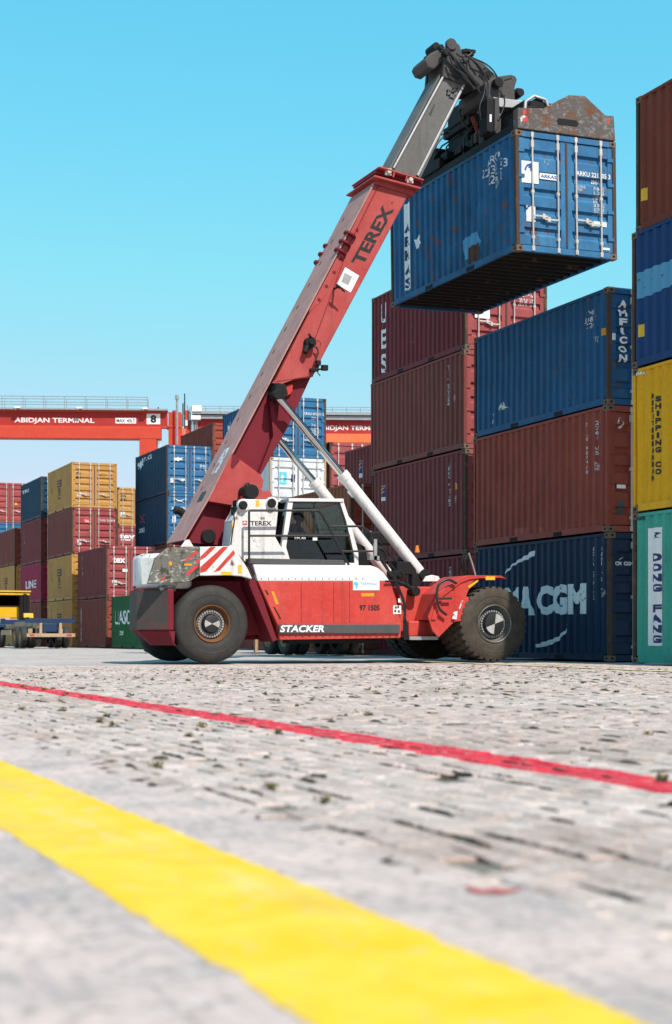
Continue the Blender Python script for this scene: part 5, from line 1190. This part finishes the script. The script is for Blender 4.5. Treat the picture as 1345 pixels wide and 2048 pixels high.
J = [((0,0,.05),.15,.12), ((0,0,.28),.14,.11), ((.01,0,.46),.155,.1), ((.03,0,.57),.06), ((.05,0,.64),.055),
     ((.01,-.19,.5),.06), ((.16,-.24,.28),.048), ((.38,-.16,.3),.036), ((.46,-.14,.31),.03),
     ((.01,.19,.5),.06), ((.16,.24,.28),.048), ((.38,.16,.3),.036), ((.46,.14,.31),.03),
     ((.02,-.1,.04),.1), ((.42,-.13,.05),.075), ((.5,-.13,-.36),.05), ((.6,-.13,-.46),.04),
     ((.02,.1,.04),.1), ((.42,.13,.05),.075), ((.5,.13,-.36),.05), ((.6,.13,-.46),.04)]
E = [(0,1),(1,2),(2,3),(3,4),(2,5),(5,6),(6,7),(7,8),(2,9),(9,10),(10,11),(11,12),(0,13),(13,14),(14,15),(15,16),(0,17),(17,18),(18,19),(19,20)]
o_ = skin_body('body', J, E, 'shirt'); link(o_, per)
b = MB(); b.sphere((.065,0,.76), .1, 12, (1.05,.78,1.25)); b.sphere((.165,0,.745), .024, 6, (1,.7,1.3)); b.sphere((.07,-.08,.75), .028, 6, (.6,.35,1)); b.sphere((.07,.08,.75), .028, 6, (.6,.35,1)); b.sphere((.145,0,.69), .03, 6, (.8,1.1,.7)); b.cyl((.04,0,.6), (.055,0,.7), .052, n=12)
b.build('head', 'skin', per, smooth=60)
b = MB(); b.sphere((.045,0,.79), .115, 12, (1.05,.86,1.1)); b.build('hair', 'hair', per, smooth=60)
b = MB()
for s_ in (-1, 1):
    b.sphere((.465,.15*s_,.315), .035, 8, (1.2,.8,.9))
    for k in range(4): b.tube([(.48,.15*s_+(.022*(k-1.5)),.32), (.52,.15*s_+(.024*(k-1.5)),.325-.003*k), (.525,.15*s_+.022*(k-1.5),.29), (.5,.15*s_+.02*(k-1.5),.28)], .009, 6)
    b.tube([(.46,.12*s_,.32), (.49,.105*s_,.335), (.51,.11*s_,.33)], .01, 6)
b.build('hands', 'skin', per, smooth=60)
vs = [((0,0,.08),.165,.135), ((0,0,.28),.152,.125), ((.01,0,.45),.165,.112), ((.025,0,.57),.085,.075)]
o_ = skin_body('vest', vs, [(0,1),(1,2),(2,3)], 'vest'); link(o_, per)

# ------------------------------------------------------------------ rubber tyred gantry cranes beyond the stacks
def gantry(px0, Z, label, spec):
    ox, oy = corner(px0, Z); r = empty('gantry_crane', (ox, oy, 0), rad(-19)); tag(r, label, 'gantry crane', 'gantry cranes behind the stacks')
    k = Z/F
    def X(px): return (px-px0)*k/math.cos(rad(3.3))
    def H(py): return zat(py, Z)
    def G(b, name, mat, par=None, **kw): return b.build(name, mat, par or r, **kw)
    spec(r, X, H, G); return r
def gtext(st, X, H, x0, x1, y0, y1, y, mat, par, bold=.02, shape=None, name='lettering'):
    vs, fs = shape or text2d(st, bold); b = MB(); b.add([(X(x0)+(X(x1)-X(x0))*u, y, H(y1)+(H(y0)-H(y1))*v) for u, v in vs], fs); return b.build(name, mat, par)
def serif_caps(st):                                           # the built-in letters with small slab feet, close to the crane's roman capitals
    vs, fs = text2d(st, .016); vs = list(vs); fs = list(fs)
    xs = sorted(set(round(v[0], 3) for v in vs if v[1] < .02))
    last = -1
    for x in xs:
        if x-last > .012:
            k = len(vs); vs += [(x-.005,0),(x+.011,0),(x+.011,.09),(x-.005,.09)]; fs.append((k,k+1,k+2,k+3)); last = x
    return vs, fs
def rails(G, X, H, x0, x1, yt, yb, y, step, par=None):
    b = MB(); n = int((x1-x0)/step)
    for i in range(n+1):
        x_ = X(x0+i*step); b.cyl((x_, y, H(yb)), (x_, y, H(yt)), .03, n=6)
    for f in (0, .5): b.cyl((X(x0), y, H(yt)+(H(yb)-H(yt))*f), (X(x0+n*step), y, H(yt)+(H(yb)-H(yt))*f), .03, n=6)
    G(b, 'railing', 'pole_grey', par)
def near_crane(r, X, H, G):
    b = MB(); b.box(X(-330), 0, H(877.6), X(322), 1.3, H(854.5)); g = G(b, 'lower_girder', 'crane_red', bevel=.03)
    b = MB(); b.box(X(-330), .35, H(854), X(334), 1.1, H(821)); g2 = G(b, 'upper_girder', 'crane_dark_red')
    b = MB(); b.box(X(-330), .25, H(854.3), X(334), .34, H(851.5)); b.box(X(-330), .2, H(824), X(334), .34, H(821)); G(b, 'girder_flange', 'crane_red')
    b = MB(); b.box(X(-330), -.1, H(820.8), X(335), 1.4, H(817.5)); G(b, 'walkway', 'pole_grey')
    rails(G, X, H, -320, 330, 794.5, 817, -.05, 41); rails(G, X, H, -320, 330, 794.5, 817, 1.3, 41)
    gtext('', X, H, 31, 189, 836, 848.3, .345, 'white_clean', g2, shape=serif_caps('ABIDJAN TERMINAL'))
    gtext('', X, H, 231, 272, 834.5, 846, .343, 'white_clean', g2, shape=rect2d(), name='sign'); gtext('MAX. 40LT', X, H, 233, 270, 837, 844, .338, 'black_letter', g2)
    gtext('', X, H, 293, 320, 826, 847, .343, 'white_clean', g2, shape=rect2d(), name='sign'); gtext('8', X, H, 300.5, 312.5, 828.5, 844.5, .338, 'black_letter', g2, .05)
    for a, c_, y0 in ((279, 313, .02), (-300, -266, .02)):
        b = MB(); b.box(X(a), y0, 0, X(c_), y0+1.26, H(877.8)); G(b, 'leg', 'crane_red', bevel=.03)
    for a, c_ in ((335, 361), (-318, -292)):
        b = MB(); b.box(X(a), 1.5, 0, X(c_), 2.9, H(818)); b.box(X(a)-.2, 1.45, H(850), X(c_)+.05, 2.95, H(846)); G(b, 'leg', 'crane_red', bevel=.03)
    b = MB(); b.box(X(361.5), 1.6, 0, X(367), 2.6, H(850)); G(b, 'cable_duct', 'crane_orange')
    b = MB(); b.cyl((X(353), .9, H(886)), (X(353), .9, H(788)), .09, n=10); b.cyl((X(353), .9, H(795)), (X(353), .9, H(786)), .15, n=8); G(b, 'mast', 'pole_grey')
    for px_, a, c_ in ((367, 778, 850), (363.5, 798, 845), (374, 812, 850), (378, 815, 850), (313.5, 806, 818)):
        b = MB(); b.cyl((X(px_), 2.2, H(c_)), (X(px_), 2.2, H(a)), .05, n=6); G(b, 'antenna', 'machine_black')
    b = MB()
    for i in range(22):
        b.box(X(314.5), .6, H(854+i*2.2+.5), X(320.5), .66, H(854+i*2.2))
    b.box(X(314), .55, H(905), X(315), .7, H(853)); b.box(X(320), .55, H(905), X(321), .7, H(853)); G(b, 'ladder', 'white_clean')
    for px_ in (38, 160, -90, 290):
        b = MB(); b.box(X(px_-5), -.35, H(819), X(px_+6), -.12, H(816)); b.box(X(px_-3), -.3, H(822), X(px_-2), -.2, H(819)); G(b, 'floodlight', 'white_clean')
    b = MB(); q = X(346); b.cyl((q, 2.0, H(818)), (q, 2.0, H(813)), .14, n=8); G(b, 'beacon', 'red_label')
    for a in (279, -300):
        b = MB(); b.box(X(a)-1.5, -.2, .9, X(a)+4, 3.0, 1.7); b.cyl((X(a)-.8, .1, .8), (X(a)-.8, .7, .8), .8, n=18); b.cyl((X(a)+3, .1, .8), (X(a)+3, .7, .8), .8, n=18); G(b, 'bogie', 'machine_black')
gantry(300, 125, 'red gantry crane at left with roman lettering and number plate', near_crane)
def far_crane(r, X, H, G):
    b = MB(); b.box(X(388), 0, H(884.5), X(1000), 1.3, H(867)); G(b, 'lower_girder', 'crane_orange', bevel=.03)
    b = MB(); b.box(X(388), .3, H(866.5), X(1000), 1.1, H(840)); g2 = G(b, 'upper_girder', 'crane_dark_red')
    for a, c_, d in ((839.5, 832.5, 0), (830.5, 825, -.2)):
        b = MB(); b.box(X(386), d-.2, H(a), X(1000), 1.3, H(c_)); G(b, 'walkway', 'pole_grey')
    rails(G, X, H, 385, 1000, 815, 825, -.3, 28)
    gtext('', X, H, 636, 776, 850, 861.5, .295, 'white_clean', g2, shape=serif_caps('ABIDJAN TERMINAL'))
    b = MB(); b.box(X(384), -.5, H(842), X(403), 1.0, H(834)); b.box(X(386), -.5, H(826), X(405), 1.0, H(814)); G(b, 'end_platform', 'white_clean')
    for a in (385, 388.5, 392, 395.5):
        b = MB(); b.cyl((X(a), -.1, H(900)), (X(a), -.1, H(842)), .06, n=8); G(b, 'pipe', 'pole_grey')
    for a in (372, 985):
        b = MB(); b.box(X(a), .2, 0, X(a+13), 1.4, H(842)); b.box(X(a), .2, H(842), X(a+7), 1.0, H(822)); G(b, 'leg', 'crane_red')
    b = MB(); b.box(X(372.5), .1, H(853), X(377), .19, H(842)); G(b, 'sign', 'white_clean')
    for a, c_ in ((370, 804), (376, 810), (381, 815)):
        b = MB(); b.cyl((X(a), .5, H(830)), (X(a), .5, H(c_)), .05, n=6); G(b, 'antenna', 'pole_grey')
gantry(640, 146, 'second gantry crane with orange girder partly behind the blue container', far_crane)

# ------------------------------------------------------------------ trailers and the yellow yard tractor
def road_wheel(par, x, y, Rr, w, hub, sgn=1):
    e = empty('wheel', (x, y, Rr)); e.parent = par; b = MB()
    pr = [(Rr*.58, .05), (Rr*.62, .0), (Rr*.8, -.015), (Rr*.93, .01), (Rr, .05), (Rr, w-.05), (Rr*.93, w-.01), (Rr*.62, w)]
    vs = MB(); b2 = MB(); b2.lathe(pr, (0,0,0), n=28)
    b.v = [(sgn*v[1], v[0], v[2]) for v in b2.v]; b.f = b2.f; b.m = b2.m; b.build('tyre', 'rubber', e, smooth=35)
    b = MB(); b2 = MB(); b2.lathe([(Rr*.6, .03), (Rr*.56, .0), (Rr*.5, .09), (Rr*.3, .11), (Rr*.27, .02), (0, .02)], (0,0,0), n=24)
    b.v = [(sgn*v[1], v[0], v[2]) for v in b2.v]; b.f = b2.f; b.m = b2.m; b.build('rim', hub, e, smooth=35); return e
def make_trailer(L=12):
    r = empty('container_trailer', (0,0,0))
    for xx in (.62, 1.58):
        b = MB(); b.box(xx-.06, .1, .95, xx+.06, L, 1.25); b.box(xx-.12, .1, .93, xx+.12, L, .95); b.build('chassis_beam', 'dusty_tan', r)
    if L < 12: r.name = 'container_trailer'
    for yy, mm in ((.0, 'frame_blue'), (5.9, 'frame_blue'), (6.3, 'frame_blue'), (11.9, 'frame_blue'))[:4 if L >= 12 else 1]:
        b = MB(); b.box(0, yy, 1.16, 2.25, yy+.2, 1.36); b.box(.0, yy-.02, 1.36, .14, yy+.2, 1.42); b.box(2.11, yy-.02, 1.36, 2.25, yy+.2, 1.42); b.build('bolster', mm, r, bevel=.01)
    b = MB(); b.box(.02, -.1, .52, 2.23, .0, .68); bp = b.build('bumper', 'dusty_tan', r, bevel=.01)
    for a in (.15, 1.85):
        b = MB(); b.box(a, -.106, .56, a+.22, -.101, .65); b.build('reflector', 'red_label', bp)
    for a in (.6, 1.5):
        b = MB(); b.box(a, -.08, .681, a+.12, .02, 1.159); b.build('bumper_post', 'dusty_tan', r)
    b = MB(); b.box(.78, .02, .75, 1.42, .5, 1.12); b.build('tool_box', 'frame_blue', r, bevel=.02)
    b = MB(); b.box(.3, 1.0, .7, .5, 4.4, .9); b.box(1.7, 1.0, .7, 1.9, 4.4, .9); b.build('suspension', 'dusty_tan', r)
    for yy in (1.5, 2.85):
        b = MB(); b.cyl((.2, yy, .5), (2.05, yy, .5), .09, n=10); b.build('axle', 'machine_black', r)
        for sx, x0 in ((1, 0.0), (1, .36), (-1, 2.25), (-1, 1.89)): road_wheel(r, x0, yy, .51, .3, 'tan_hub', sx)
    for xx in (.5, 1.65) if L >= 12 else ():
        b = MB(); b.box(xx, 8.6, .0, xx+.1, 8.75, .95); b.build('landing_leg', 'dusty_tan', r)
    if L >= 12:
        b = MB(); b.box(-.01, 3.7, .62, .02, 6.2, .86); b.build('side_guard', 'dusty_tan', r)
    return r
def copy_tree(o, parent=None):
    c = o.copy(); S.collection.objects.link(c)
    if parent is not None: c.parent = parent
    for ch in list(o.children): copy_tree(ch, c)
    return c
TG = 'low container trailers parked between the stacks'
tr = make_trailer(); x, y = corner(52, 70); tr.location = (x, y, 0)
tag(tr, 'empty tan and blue skeletal trailer behind the yellow yard tractor', 'trailer', TG)
t2 = make_trailer(4.6); tag(t2, 'x', 'trailer', TG); x, y = corner(300, 51.5); t2.location = (x, y-2.2, 0); t2['label'] = 'trailer behind the counterweight of the machine, its red wheel rims showing'
t3 = copy_tree(tr); x, y = corner(569, 44); t3.location = (x, y-1.4, 0); t3['label'] = 'trailer seen under the belly of the machine with red and white striped guard'
for t_ in (t2, t3):
    for ch in t_.children_recursive:
        if ch.name.startswith('rim') and t_ is t2: ch.data = ch.data.copy(); ch.data.materials[0] = M['red_hub']
b = MB(); b.box(-.016, 3.72, .63, -.011, 6.18, .85); sg = b.build('guard_panel', 'white_clean', t3)
for i in range(6):
    b = MB(); b.add([(-.019, 3.8+i*.4, .63), (-.019, 4.0+i*.4, .63), (-.019, 3.9+i*.4, .85), (-.019, 3.7+i*.4+.03, .85)], [(0,1,2,3)]); b.build('stripe', 'red_label', sg)
b = MB(); b.box(0, 3.3, 1.1, .5, 4.5, 1.75); b.build('locker', 'truck_yellow', t2, bevel=.03)
b = MB(); b.box(0, 3.4, .75, .45, 4.55, 1.09); b.build('spare_rack', 'dusty_tan', t2, bevel=.03)
b = MB(); b.prism([(4.55, 1.1), (4.62, 1.1), (4.75, 1.78), (4.6, 1.8)], 0, .6, 'x'); b.build('mud_guard', 'dusty_tan', t2)

yt = empty('yard_tractor', (tr.location.x-.05, tr.location.y+7.6, 0)); tag(yt, 'yellow yard tractor with rear window and black exhaust box at left edge', 'truck')
def Y(b, name, mat, par=None, **kw): return b.build(name, mat, par or yt, **kw)
b = MB(); b.box(.7, .0, .7, .9, 5.6, 1.0); b.box(1.4, .0, .7, 1.6, 5.6, 1.0); Y(b, 'chassis', 'machine_black')
b = MB(); b.prism([(3.1, 1.5), (5.2, 1.5), (5.35, 2.1), (5.0, 2.84), (3.2, 2.86), (3.1, 2.8)], .0, 2.35, 'x'); caby = Y(b, 'cab', 'truck_yellow', bevel=.06)
b = MB(); b.box(-.04, 3.05, 2.84, 2.39, 5.05, 2.93); Y(b, 'roof', 'truck_yellow', caby, bevel=.03)
b = MB(); b.box(.25, 3.085, 2.15, 1.75, 3.098, 2.66); Y(b, 'rear_window', 'dark_glass', caby)
b = MB(); b.box(.2, 3.07, 2.1, 1.8, 3.084, 2.14); b.box(.2, 3.07, 2.67, 1.8, 3.084, 2.71); b.box(.2, 3.07, 2.14, .245, 3.084, 2.67); b.box(1.755, 3.07, 2.14, 1.8, 3.084, 2.67); Y(b, 'window_frame', 'machine_black', caby)
b = MB(); b.box(-.006, 3.6, 2.15, -.001, 4.7, 2.65); Y(b, 'side_window', 'dark_glass', caby)
b = MB(); b.box(0, 3.0, 1.0, .25, 5.2, 1.49); b.box(2.1, 3.0, 1.0, 2.35, 5.2, 1.49); b.prism([(2.2, 1.5), (2.3, 1.75), (3.0, 1.75), (3.05, 1.5)], 1.85, 2.35, 'x'); Y(b, 'fender', 'truck_yellow', bevel=.03)
b = MB(); b.box(1.72, 2.5, 1.35, 2.22, 2.95, 2.7); b.cyl((1.95, 2.45, 1.4), (1.95, 2.45, 2.75), .1, n=12); Y(b, 'exhaust_box', 'machine_black', bevel=.04)
b = MB(); b.box(.5, 3.0, 1.1, 1.7, 4.8, 1.48); b.cyl((.3, 2.6, 1.35), (1.2, 2.6, 1.35), .18, n=14); Y(b, 'engine', 'dusty_tan', bevel=.02)
b = MB(); b.box(.2, .6, 1.0, 2.0, 2.0, 1.15); Y(b, 'coupling_plate', 'frame_blue', bevel=.02)
b = MB(); b.box(-.1, 2.0, .55, .4, 2.9, 1.05); Y(b, 'fuel_tank', 'dusty_tan', bevel=.06)
for yy in (1.2, ): 
    for sx, x0 in ((1, 0.0), (1, .36), (-1, 2.3), (-1, 1.94)): road_wheel(yt, x0, yy, .51, .3, 'tan_hub', sx)
for sx, x0 in ((1, 0.0), (-1, 2.3)): road_wheel(yt, x0, 4.4, .51, .3, 'tan_hub', sx)
